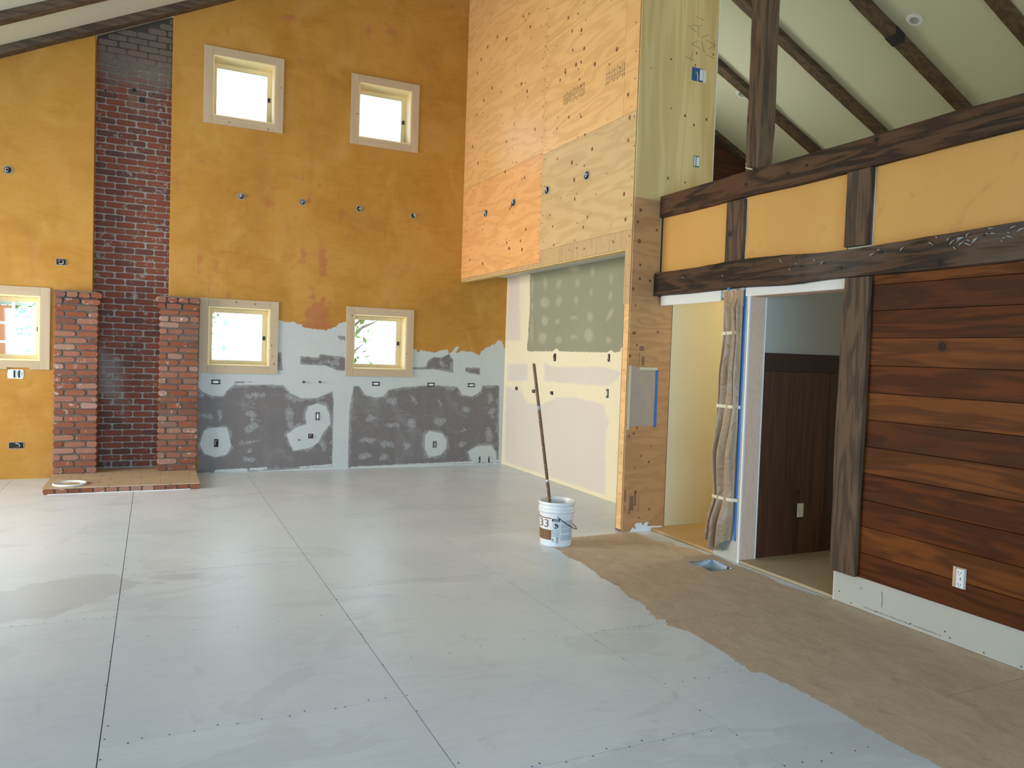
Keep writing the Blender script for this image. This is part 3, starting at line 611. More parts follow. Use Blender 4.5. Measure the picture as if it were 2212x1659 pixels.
    for (yc, zc, n, hgt) in ((7.048, 4.285, 16, .16), (6.26, 4.245, 12, .15)):
        for i in range(n):
            y = yc+(i-n/2)*.028; h = hgt*rs.uniform(.55, 1)
            for q in range(3):
                z0 = zc-h/2+q*h/3+rs.uniform(0, .01); st_.box(XB-.0012, XB, y-.0035, y+.0035, z0, z0+h/3*.8)
    for (x0, x1, z0, z1) in ((3.90, 3.915, .28, .38), (3.90, 3.91, .20, .24), (3.955, 4.0, .20, .33), (4.005, 4.03, .24, .37), (4.055, 4.06, .18, .34), (3.95, 3.965, .165, .2), (3.90, 3.912, 1.25, 1.45), (4.0, 4.05, 1.66, 1.70), (4.0, 4.005, 1.53, 1.64), (4.03, 4.06, 1.53, 1.60)):
        z = z0
        while z < z1: st_.box(x0, x1, YP-.0012, YP, z, z+.006); z += .011
    for i in range(14):
        a = rs.uniform(0, 3.14); x, z = 4.52+rs.uniform(-.1, .18), 4.5+rs.uniform(-.15, .25); d = (math.cos(a)*.05, math.sin(a)*.05)
        st_.tube([(x-d[0], YP-.001, z-d[1]), (x+d[0], YP-.001, z+d[1])], .0015, 4)
    st_.build('ink_stamps', M['stamp'], w, kind='stuff')
    return w
PLY = plywood()

# ---- alcove right wall and alcove ceiling
def alcove():
    ys = np.arange(YP+.12, YB+.001, .019); zs = np.arange(0, 2.70, .019)
    Y, Z = np.meshgrid(ys, zs); P = np.stack([np.full(Y.size, XA), Y.ravel(), Z.ravel()], -1); px, py = prj(P)
    c7 = lambda l: [(980+x/4.148, 400+y/4.148) for x, y in l]; c8 = lambda l: [(1080+x/3.6075, 740+y/3.6075) for x, y in l]
    g = sd_poly(px, py, c7([(685, 785), (760, 770), (1700, 560), (1700, 1460), (1510, 1450), (1490, 1490), (1440, 1500), (1410, 1480), (1370, 1500), (950, 1490), (920, 1462), (885, 1490), (655, 1490), (680, 1150)]))
    s = np.full(px.shape, -1e3)
    for (x, y, rx, ry, *a) in [(820, 880, 18, 60), (940, 890, 20, 45, 20), (1110, 880, 22, 45, 10), (1245, 770, 20, 50), (1410, 840, 15, 44), (815, 1050, 42, 50), (940, 1040, 25, 52, 15), (1098, 1030, 18, 42), (1232, 960, 15, 36), (1405, 990, 18, 46, 10), (705, 900, 14, 90), (705, 1090, 14, 40), (700, 1300, 14, 110), (1400, 1160, 22, 70, 30), (1220, 1180, 28, 42), (1075, 1187, 34, 20), (930, 1222, 22, 24), (815, 1215, 32, 48), (795, 1370, 36, 52), (940, 1390, 32, 36), (1075, 1360, 32, 22), (1210, 1345, 40, 62), (1390, 1390, 28, 36), (1080, 745, 60, 30)]:
        q = c7([(x, y)])[0]; s = np.maximum(s, sd_ell(px, py, q[0], q[1], rx/4.148, ry/4.148, *(a or [0])))
    gr = np.full(px.shape, -1e3)
    for pl in (c7([(495, 790), (590, 790), (600, 1390), (470, 1390)]), c8([(60, 165), (220, 165), (215, 300), (55, 300)]), c8([(345, 160), (430, 190), (640, 190), (820, 190), (945, 230), (900, 300), (830, 340), (620, 325), (345, 300)]),
               c8([(48, 345), (160, 370), (190, 430), (215, 470), (330, 480), (440, 430), (560, 420), (800, 480), (850, 620), (825, 700), (822, 1190), (35, 930)])):
        gr = np.maximum(gr, sd_poly(px, py, pl))
    o = grid_obj('wall_alcove', P, len(ys), len(zs), np.ones((len(zs)-1, len(ys)-1), bool), M['alcove'], [enc(g, 8), enc(s, 8), enc(gr, 16), np.ones(len(P))], kind='structure', flip=True)
    bx('backing', M['drywall'], XA+.002, XA+.1, YP+.12, YB, 0, 2.7, o)
    bx('ceiling_alcove', M['drywall_w'], XB+.10, XA, YP+.13, YB, 2.685, 2.69, kind='structure')
alcove()

# ---- wall_right: lower wall with two openings, yellow panels, boards
def wall_right():
    T_ = 4.37; Y1, Y2, Y3, Y4 = 5.82, 4.955, 4.66, 3.715; ZO = 2.105
    m = MB()
    m.box(XR, T_, Y3, Y2, 0, ZO).box(XR, T_, YF, Y4, 0, ZO).box(XR, T_, YF, Y1, ZO, 3.05)
    w = m.build('wall_right', M['drywall'], kind='structure')
    bx('jamb_board', M['osb'], XR+.012, T_-.012, Y3-.006, Y3-.0005, .02, ZO, w)
    MB().box(XR-.003, XR+.010, Y3-.009, Y3+.006, 0, ZO).box(T_-.010, T_+.004, Y3-.009, Y3+.004, 0.02, ZO).box(XR-.003, XR+.008, Y4-.008, Y4+.006, 0, ZO).build('corner_bead', M['edge'], w)
    # drywall strips below the lower beam
    bx('header_strip', M['drywall_w'], XR-.014, XR, 4.98, 5.80, 2.075, 2.165, w, bevel=.003)
    bx('header_strip', M['drywall_w'], XR-.006, XR, 3.71, 4.70, 2.10, 2.17, w, bevel=.003)
    bx('opening_head', M['osb'], XR+.01, T_-.01, Y4, Y3, ZO-.006, ZO-.0005, w)
    # ochre panels
    for (a, b) in ((4.96, 5.815), (3.74, 4.72), (.9, 3.54), (YF, .9)):
        bx('plaster_panel', M['panel'], XR-.008, XR, a, b, 2.36, 2.875, w)
    MB().box(XR-.010, XR-.004, 4.716, 4.722, 2.37, 2.865).box(XR-.010, XR-.004, 3.538, 3.543, 2.37, 2.865).build('plaster_edge', M['edge'], w)
    zs = [.212, .375, .547, .72, .893, 1.066, 1.24, 1.415, 1.59, 1.765, 1.94, 2.105, 2.17]
    rs = np.random.RandomState(4)
    bx('board_backing', M['darkhole'], XR-.0012, XR-.0002, YF, 3.53, .213, 2.168, w)
    light = {11, 6, 4, 1, 8}
    joints = {9: (.9,), 4: (1.7,), 2: (.6,)}
    for i in range(len(zs)-1):
        ys = [YF]+list(joints.get(i, ()))+[3.535]
        for a, b in zip(ys[:-1], ys[1:]):
            bx('board', M['board_l' if i in light else 'board'], XR-.020-rs.uniform(0, .002), XR, a+.001, b-.001, zs[i]+.0013, zs[i+1]-.0013, w, bevel=.0022)
    # unfinished drywall strip at the foot, with its printed line
    b = bx('baseboard_right', M['drywall'], XR-.006, XR, YF, 3.712, 0.004, .214, kind='structure')
    k = MB()
    for (px, py) in ((1860, 1271), (1893, 1321), (1967, 1347), (2041, 1364), (2052, 1378), (2125, 1410), (2206, 1440), (1813, 1277), (1838, 1302)):
        k.disc(hit(px, py, 0, XR-.0075), .0045, (-1, 0, 0), 8)
    k.build('screw_heads', M['blackiron'], b, kind='stuff')
    MB().tube([hit(1905, 1278, 0, XR-.0075), hit(1906, 1295, 0, XR-.0075), hit(1905, 1312, 0, XR-.0075)], .0012, 4).build('pencil_mark', M['stampg'], b)
    txt(b, '1/2" CT EASI-LITE  for Walls and Ceilings  12/12/19:5:21:29:13  A', (XR-.0078, 3.463, .019), (0, -1, 0), (0, .0, 1), .535, .0115, M['stampg'], 'printed_line', extr=.0004)
    return w
def txt(parent, s, loc, right, up, width, height, mat, name, extr=.0006, bend=None, serif=False):
    cu = bpy.data.curves.new(name, 'FONT'); cu.body = s; cu.size = 1; cu.extrude = 0; cu.resolution_u = 3
    t = bpy.data.objects.new(name+'_tmp', cu); COL.objects.link(t); bpy.context.view_layer.update()
    dg = bpy.context.evaluated_depsgraph_get(); me = bpy.data.meshes.new_from_object(t.evaluated_get(dg))
    bpy.data.objects.remove(t)
    n = len(me.vertices); A = np.zeros(n*3); me.vertices.foreach_get('co', A); A = A.reshape(-1, 3)
    x0, x1 = A[:, 0].min(), A[:, 0].max(); y0, y1 = A[:, 1].min(), A[:, 1].max()
    u = (A[:, 0]-x0)/(x1-x0)*width; v = (A[:, 1]-y0)/(y1-y0)*height
    loc = np.array(loc, float)
    if bend is None: P = loc + np.outer(u, right)+np.outer(v, up)
    else: P = bend(u, v)
    base = WL[parent]; me.vertices.foreach_set('co', (P-base).ravel()); me.update(); me.materials.clear(); me.materials.append(mat)
    o = bpy.data.objects.new(name, me); COL.objects.link(o); o.parent = parent; WL[o] = base; return o
WR = wall_right()

# ---- closet and side room behind wall_right
def rooms():
    c = bx('wall_closet_left', M['cream'], 4.362, 6.6, YP+.03, YP+.12, 0, 2.69, kind='structure')
    bx('wall_closet_back', M['cream'], 6.6, 6.7, 1.2, YP+.12, 0, 2.75, kind='structure')
    bx('wall_closet_right', M['cream'], 4.372, 6.6, 4.72, 4.80, 0, 2.75, kind='structure')
    f1 = bx('floor_closet', M['tanfloor'], 4.205, 6.6, 4.80, YP+.03, 0.0, .022, kind='structure')
    f2 = bx('floor_side_room', M['tanfloor2'], 4.205, 6.6, 1.2, 4.69, 0.0, .022, kind='structure')
    bx('floor_loft', M['cream'], 4.37, XE, YF, YB, 2.75, 3.03, kind='structure') if False else None
    MB().box(4.75, XE, YP, YB, 2.75, 3.03).box(4.37, XE, YF, YP-.001, 2.75, 3.03).build('floor_loft', M['cream'], kind='structure')
    g = bx('wall_side_room', M['greywall'], 4.372, 6.6, 4.68, 4.72, .022, 2.75, kind='structure')
    bx('wall_side_room_right', M['greywall'], 4.372, 6.6, 1.1, 1.2, 0, 2.75, kind='structure')
    t = bx('trim_1', M['board_dark'], 4.373, 6.6, 4.655, 4.68, 1.52, 1.665, kind='structure', bevel=.003)
    wn = empty('wall_wainscot', (5.4, 4.67, .022)); tag(wn, kind='structure')
    x = 4.373; rs = np.random.RandomState(2)
    while x < 6.5:
        wd_ = rs.uniform(.12, .19); bx('board', M['board_v'], x+.001, min(x+wd_-.001, 6.6), 4.662-rs.uniform(0, .002), 4.68, .022, 1.519, wn, bevel=.002); x += wd_
rooms()

# ---- windows
def window(i, W):
    x0, x1, z0, z1 = W; a = .10
    ox0, ox1, oz0, oz1 = x0+a, x1-a, z0+.095, z1-.095
    e = empty('window_%d' % i, ((x0+x1)/2, YB, z0)); tag(e, kind='structure')
    y0, y1 = YB-.022, YB-.0005
    rs = np.random.RandomState(i)
    bx('casing_board', M['pine'], x0, ox0, y0, y1, z0, z1, e, bevel=.002); bx('casing_board', M['pine'], ox1, x1, y0, y1, z0, z1, e, bevel=.002)
    bx('casing_board', M['pine_x'], ox0+.0008, ox1-.0008, y0+.0006, y1, oz1, z1, e, bevel=.002)
    if i == 5:
        m = MB(); m.box(ox0+.0008, -1.47, y0+.0006, y1, z0, oz0).box(-1.47, -1.255, y0+.0006, y1, z0+.02, oz0).box(-1.255, ox1-.0008, y0+.0006, y1, z0, oz0); m.build('casing_board', M['pine_x'], e)
    else: bx('casing_board', M['pine_x'], ox0+.0008, ox1-.0008, y0+.0006, y1, z0, oz0, e, bevel=.002)
    D = YB+.30; jt = .02
    for (n, q) in (('jamb', (ox0, ox0+jt, YB-.012, D, oz0, oz1)), ('jamb', (ox1-jt, ox1, YB-.012, D, oz0, oz1)), ('jamb', (ox0+jt, ox1-jt, YB-.012, D, oz1-jt, oz1)), ('sill', (ox0+jt, ox1-jt, YB-.012, D, oz0, oz0+jt))):
        bx(n, M['jamb'], *q, e, bevel=.002)
    s = MB(); sx0, sx1, sz0, sz1 = ox0+jt, ox1-jt, oz0+jt, oz1-jt; t = .045; Y0, Y1 = D-.06, D-.02
    s.box(sx0, sx0+t, Y0, Y1, sz0, sz1).box(sx1-t, sx1, Y0, Y1, sz0, sz1).box(sx0+t, sx1-t, Y0, Y1, sz0, sz0+t).box(sx0+t, sx1-t, Y0, Y1, sz1-t, sz1)
    sh = s.build('sash', M['jamb'], e)
    bx('pane', M['glass'], sx0+t-.003, sx1-t+.003, (Y0+Y1)/2-.002, (Y0+Y1)/2+.002, sz0+t-.003, sz1-t+.003, sh)
    bx('latch', M['blackiron'], sx1-t+.008, sx1-.01, Y0-.018, Y0, (sz0+sz1)/2-.03, (sz0+sz1)/2+.02, sh, bevel=.003)
    # thickness of the wall around the unit
    fr = MB(); ob = .06
    fr.box(ox0-ob, ox0, YB+.001, D, oz0-ob, oz1+ob).box(ox1, ox1+ob, YB+.001, D, oz0-ob, oz1+ob).box(ox0, ox1, YB+.001, D, oz1, oz1+ob).box(ox0, ox1, YB+.001, D, oz0-ob, oz0)
    fr.build('rough_frame', M['osb'], e)
    area('daylight_window_%d' % i, ((x0+x1)/2, YB+.34, (z0+z1)/2), (0, -1, 0), .74, .74, 1, (1, 1, 1), portal=True)
for i, Wn in enumerate(WIN): window(i+1, Wn)

# ------------------------------------------------------------------ brickwork
def brick_variants(L, H, D, n, rough, seed):
    out = []; rs = np.random.RandomState(seed)
    for k in range(n):
        c = .10+.10*rough
        # front face polygon (8-gon, worn corners) + slightly larger body
        hx, hz = L/2, H/2; cx = min(.012*(1+rough), hx*.3); cz = min(.010*(1+rough), hz*.45)
        def j(s): return rs.randn()*s*(.0007+.0022*rough)
        fr = [(-hx+cx+j(1), -hz+j(1)), (hx-cx+j(1), -hz+j(1)), (hx+j(1), -hz+cz), (hx+j(1), hz-cz), (hx-cx+j(1), hz+j(1)), (-hx+cx+j(1), hz+j(1)), (-hx+j(1), hz-cz), (-hx+j(1), -hz+cz)]
        V = [(x*(1-.012/ hx*.35)*1.0, -.0 + rs.uniform(0, .002*rough), z*(1-.10*rough)) for x, z in fr]+[(x, .006*(.4+rough), z) for x, z in fr]+[(x, D, z) for x, z in fr]
        Fc = [(0, 1, 2, 3, 4, 5, 6, 7)]
        for a in (0, 8):
            for i in range(8): Fc.append((a+(i+1) % 8, a+i, a+8+i, a+8+(i+1) % 8))
        Fc.append(tuple(range(16, 24))[::-1])
        me = bpy.data.meshes.new('brick'); me.from_pydata(V, [], Fc); me.update(); out.append(me)
    return out
class BrickSet:
    def __init__(s, mat, rough, seed): s.c = {}; s.mat = mat; s.rough = rough; s.seed = seed
    def get(s, L, H, D, rs):
        k = (round(L, 3), round(H, 3), round(D, 3))
        if k not in s.c:
            s.c[k] = brick_variants(*k, 4, s.rough, s.seed+len(s.c))
            for m in s.c[k]: m.materials.append(s.mat)
        return s.c[k][rs.randint(4)]
def brick(me, parent, loc, rz=0, tilt=0):
    o = bpy.data.objects.new('brick', me); COL.objects.link(o); o.parent = parent
    o.location = np.array(loc)-WL[parent]; o.rotation_euler = (0, tilt, rz); return o
def chimney():
    YC = YB+.25; x0, x1 = -.65, .158; rs = np.random.RandomState(12)
    e = empty('brick_chimney', ((x0+x1)/2, YC+.2, 0), 'tall flat red brick chimney breast with pale mortar rising up the ochre wall', 'chimney')
    bs = BrickSet(M['brick_c'], .3, 50); z = .067; P = .0755; n = 0; row = 0
    top = lambda x: 5.453+.48*x
    m = MB(); m.prism([(x0+.001, 0), (x1-.001, 0), (x1-.001, top(x1)-.002), (x0+.001, top(x0)-.002)], 1, YC+.006, YC+.16); m.build('mortar', M['mortar_g'], e)
    while z < 5.5:
        off = -.109 if row % 2 else 0
        x = x0+.004+off+rs.uniform(-.012, .012)
        while x < x1-.02:
            L = .206+rs.uniform(-.005, .005); a = max(x, x0+.002); b = min(x+L, x1-.002)
            if b-a > .03 and z < top(a)-.03:
                LL = round((b-a)/.01)*.01
                brick(bs.get(max(.03, LL), .0635, .09, rs), e, ((a+b)/2, YC+rs.uniform(-.003, .003), z+P/2+rs.uniform(-.0015, .0015)), 0, rs.randn()*.004); n += 1
            x += .217
        z += P; row += 1
    # two rough chips left of old fixings
    k = MB()
    for (px, py, r) in ((307, 216, .028), (290, 195, .02), (228, 195, .012), (332, 203, .01)):
        h = hit(px, py, 1, YC-.006); k.box(h[0]-r, h[0]+r, YC-.006, YC+.004, h[2]-r, h[2]+r)
    k.build('broken_patch', M['blackiron'], e, bevel=.006)
    return e
chimney()
def pillar(name, x0, x1, yf, label, capx, inner, seed):
    rs = np.random.RandomState(seed); ZB = .067; rows = 28; ZT = 2.13; P = (ZT-ZB)/rows
    e = empty(name, ((x0+x1)/2, (yf+YB)/2, ZB), label, 'brick pillar')
    yb = YB-.002 if True else YB
    lo, hi = x0+.012, x1-.012
    m = MB(); m.box(lo, hi, yf+.011, YB+.245 if inner else yb, ZB, ZT-.01) if False else m.box(lo, hi, yf+.011, yb, ZB, ZT-.01); m.build('mortar', M['mortar_d'], e)
    bs = BrickSet(M['brick_p'], .9, seed+100); H = P-.013; Wd = x1-x0; hl = round((Wd-.024)/2.5/2, 3); fl_ = round((Wd-.024)/2.5, 3)
    for r in range(rows):
        z = ZB+P*(r+.5); ex0, ex1 = x0, x1; y = yf
        if r >= rows-2:
            d = .018 if r == rows-2 else .038
            y = yf-d
            if capx > 0: ex1 = x1+d
            else: ex0 = x0-d
        if r == rows-1:
            n = 4; seg = [(Wd+.038-.012*(n-1))/n]*n
        elif r % 2 == 0: seg = [hl*.98, fl_*1.02, fl_*1.02+(ex1-ex0-Wd)] if (r//2) % 2 else [hl*.98, fl_*1.02+(ex1-ex0-Wd), hl, ]
        else: seg = [(ex1-ex0-.012)/2]*2
        tot = sum(seg)+.012*(len(seg)-1); sc_ = (ex1-ex0-.012*(len(seg)-1))/sum(seg); x = ex0
        for s_ in seg:
            L = round(s_*sc_*rs.uniform(.965, 1.0), 2) or .05
            brick(bs.get(L, round(H, 3), .10, rs), e, (x+s_*sc_/2, y+rs.uniform(-.003, .004), z+rs.uniform(-.002, .002)), rs.randn()*.01, rs.randn()*.008); x += s_*sc_+.012
        # side bricks towards the wall
        dep = YB-yf-.10
        if dep > .02:
            L = round(dep-.006, 2)
            brick(bs.get(L, round(H, 3), .10, rs), e, (x1-rs.uniform(0, .004), yf+.104+dep/2-.004, z), math.pi/2, 0)
            brick(bs.get(L, round(H, 3), .10, rs), e, (x0+rs.uniform(0, .004), yf+.104+dep/2-.004, z), -math.pi/2, 0)
    t = MB()
    for k in range(7):
        xx = x0+(x1-x0)*(k+.5)/7; t.add([(xx-.04, yf+.0, ZT-.008), (xx+.04, yf+.01, ZT-.008), (xx+.035, yb, ZT-.008), (xx-.035, yb, ZT-.008), (xx-.02, yf+.03, ZT+rs.uniform(.004, .018)), (xx+.02, yf+.04, ZT+rs.uniform(.004, .018)), (xx+.02, yb, ZT+.01), (xx-.02, yb, ZT+.006)], [(0, 1, 5, 4), (1, 2, 6, 5), (2, 3, 7, 6), (3, 0, 4, 7), (4, 5, 6, 7)])
    t.build('mortar_bed', M['mortar_g'], e, label='loose pale mortar on top')
    return e
pillar('brick_pillar', -1.012, -.572, 9.94, 'tumbled red brick pillar left of the chimney breast, beside the cut-off window', 1, True, 21)
pillar('brick_pillar', .060, .492, 9.935, 'tumbled red brick pillar right of the chimney breast, beside the grey drywall', -1, True, 22)
def hearth():
    x0, x1, yf = -1.006, .487, 9.005
    e = empty('hearth', ((x0+x1)/2, 9.5, 0), 'low brick-edged hearth slab with dusty tan top under the chimney', 'hearth')
    bs = BrickSet(M['brick_p'], .9, 300); rs = np.random.RandomState(8)
    bx('mortar', M['mortar_d'], x0+.01, x1-.01, yf+.012, YB+.24, 0, .056, e)
    n = 13; w = (x1-x0)/n
    for i in range(n): brick(bs.get(round(w-.010, 3), .050, .19, rs), e, (x0+w*(i+.5), yf+rs.uniform(-.002, .004), .029), rs.randn()*.012, rs.randn()*.01)
    for i in range(5):
        y = yf+.31+i*.215
        if y > 9.9: break
        brick(bs.get(.2, .050, .09, rs), e, (x1, y, .029), math.pi/2); brick(bs.get(.2, .050, .09, rs), e, (x0, y, .029), -math.pi/2)
    # pavers
    y = yf+.002; r = 0
    while y < YB+.2:
        y2 = min(y+.2, YB+.235); x = x0+.002-(.1 if r % 2 else 0)
        while x < x1-.01:
            a = max(x, x0+.002); b = min(x+.3, x1-.002)
            if y > YB-.01: a = max(a, -.645); b = min(b, .153)
            elif y2 > YB: y2 = YB
            if b-a > .02: bx('paver', M['hearthtop'], a, b-.0025, y, y2-.0025, .0545, .0665, e, bevel=.0015)
            x += .3
        y = y2; r += 1
    MB().box(x0+.05, x1-.1, yf+.0-.004, yf+.012, 0, .006).build('paint_drips', M['barepaint'], e)
hearth()

# ------------------------------------------------------------------ timbers
timber('timber_beam', M['timber_y'], 1, .2, YP-.02, XR-.050, XR-.001, 2.866, 3.068, .006, label='upper dark timber beam, the rail along the top of the ochre panels', cat='beam', seed=1)
timber('timber_beam', M['timber_w'], 1, .2, YP-.012, XR-.075, XR-.001, 2.163, 2.368, .009, label='lower dark timber beam with white scuffs, spanning above both doorways', cat='beam', seed=5)
timber('timber_post', M['timber_z'], 2, 2.37, 2.862, XR-.042, XR-.009, 4.722, 4.925, .004, label='short dark stud between the two beams, nearest the plywood pier', cat='post', seed=3)
timber('timber_post', M['timber_z'], 2, 2.37, 2.862, XR-.052, XR-.009, 3.545, 3.738, .005, label='short dark stud between the two beams, above the wide doorway post', cat='post', seed=4)
timber('timber_post', M['timber_z'], 2, .214, 2.162, XR-.060, XR-.021, 3.507, 3.712, .003, label='tall dark timber post right of the doorway, standing on the drywall strip', cat='post', seed=6)
pst = timber('timber_post', M['timber_z'], 2, 3.03, 6.8, XR+.02, XR+.165, 4.655, 4.80, .006, label='square timber post rising from the upper beam to the roof', cat='post', seed=7)
MB().tube([hit(1612, 352, 1, 4.75), hit(1611, 363, 1, 4.745), hit(1625, 366, 1, 4.66)], .006, 6).build('paper_scrap', M['masktape'], pst)
def scuffs():
    b = [o for o in bpy.data.objects if o.get('label', '').startswith('lower dark timber')][0]; m = MB(); rs = np.random.RandomState(8)
    for k in range(34):
        px = rs.normal(2085, 55) if k < 24 else rs.uniform(1450, 1960); py = 598-(px-1413)*.157+rs.uniform(8, 42 if k < 24 else 30)
        h = hit(px, py, 0, XR-.0835); a = rs.uniform(-.9, .9); l = rs.uniform(.006, .028); d = np.array([0, math.cos(a)*l, math.sin(a)*l])
        m.tube([h-d, h+d*.2+np.array([0, .004, .003]), h+d], [.001, .0045, .001], 5)
    m.build('paint_scuffs', M['stuffgrey'], b, kind='stuff')
    for lab, pts, X in (('upper dark', [(1700, 374), (1763, 367), (1741, 357), (1480, 428), (1610, 398), (2040, 300)], XR-.0585), ('lower dark', [(1628, 570), (1728, 575), (1810, 578), (1560, 590), (1900, 545), (2125, 508)], XR-.086)):
        b = [o for o in bpy.data.objects if o.get('label', '').startswith(lab)][0]; m = MB()
        for i, (px, py) in enumerate(pts): m.disc(hit(px, py, 0, X), .007 if i % 2 else .011, (-1, 0, 0), 8)
        m.build('nail_holes', M['darkhole'], b, kind='stuff')
M['stuffgrey'] = plain('dried_white_scuff', (.33, .32, .30), .8)
scuffs()
# rafters
def rafter(x0, x1, yf, f, label, seed, grp):
    # yf: far face
    return timber('rafter', M['timber_x'], 0, x0, x1, yf-.145, yf, f[0], f[0]+.098, .004, slope=f[1], label=label, cat='rafter', seed=seed)
LN = {0: 'dark rafter lying against the ochre gable wall at top left', 1: 'second dark rafter from the gable wall at top left'}
xr = 3.86
for i, yf in enumerate((10.085, 9.23, 8.36)):
    if i < 2: rafter(XL, xr, yf, (5.363, .48), LN[i], 30+i, None)
RL = [(10.085, 'rafter lying against the dark red gable boards in the loft'), (8.80, 'loft rafter nearest the plywood edge, with a black strap, first one clear of the gable'), (7.65, 'loft rafter without a strap, crossing right behind the square post'), (6.45, 'loft rafter with a black strap left of the large recessed light'), (5.30, 'nearest loft rafter, cutting the top right corner')]
raf = []
for i, (yf, lb) in enumerate(RL):
    raf.append(rafter(4.76 if yf > YP else 4.0, XE, yf, (9.10, -.48), lb, 40+i, None))
def strap(px, py, rf, yf):
    n = np.array([.48, 0, 1.]); d = ray(px, py); t = (9.10-n@CAM)/(n@d); h = CAM+d*t
    m = MB(); x = h[0]; hw = .07
    for (a, b) in ((yf-.155, yf+.006),):
        z0 = lambda x: 9.10-.48*x-.010; z1 = lambda x: 9.10-.48*x+.09
        m.prism([(x-hw, z0(x-hw)), (x+hw, z0(x+hw)), (x+hw, z1(x+hw)), (x-hw, z1(x-hw))], 1, a, b)
    m.build('strap', M['blackiron'], rf, label='black metal strap', bevel=.004)
strap(1938, 84, raf[3], 6.45); strap(1672, 236, raf[1], 8.80)
def downlight(px, py, label):
    n = np.array([.48, 0, 1.]); d = ray(px, py); t = (9.19-n@CAM)/(n@d); h = CAM+d*t
    e = empty('recessed_light', h, label, 'ceiling light', 'recessed lights in the loft ceiling')
    def lath(name, prof, mat):
        m = MB().lathe(prof, (0, 0, 0), 28); a = math.atan(.48); ca, sa = math.cos(a), math.sin(a)
        m.v = [(h[0]+x*ca+z*sa, h[1]+y, h[2]-x*sa+z*ca) for x, y, z in m.v]; return m.build(name, mat, e)
    lath('trim_ring', [(.052, -.012), (.058, -.014), (.085, -.010), (.095, -.001)], M['white'])
    lath('baffle', [(.052, -.012), (.045, -.004), (.0, -.003)], M['greyplastic'])
downlight(1976, 43, 'larger white recessed light in the loft ceiling, right of the strapped rafter')
downlight(1603, 203, 'smaller recessed light in the loft ceiling, partly behind the square post')

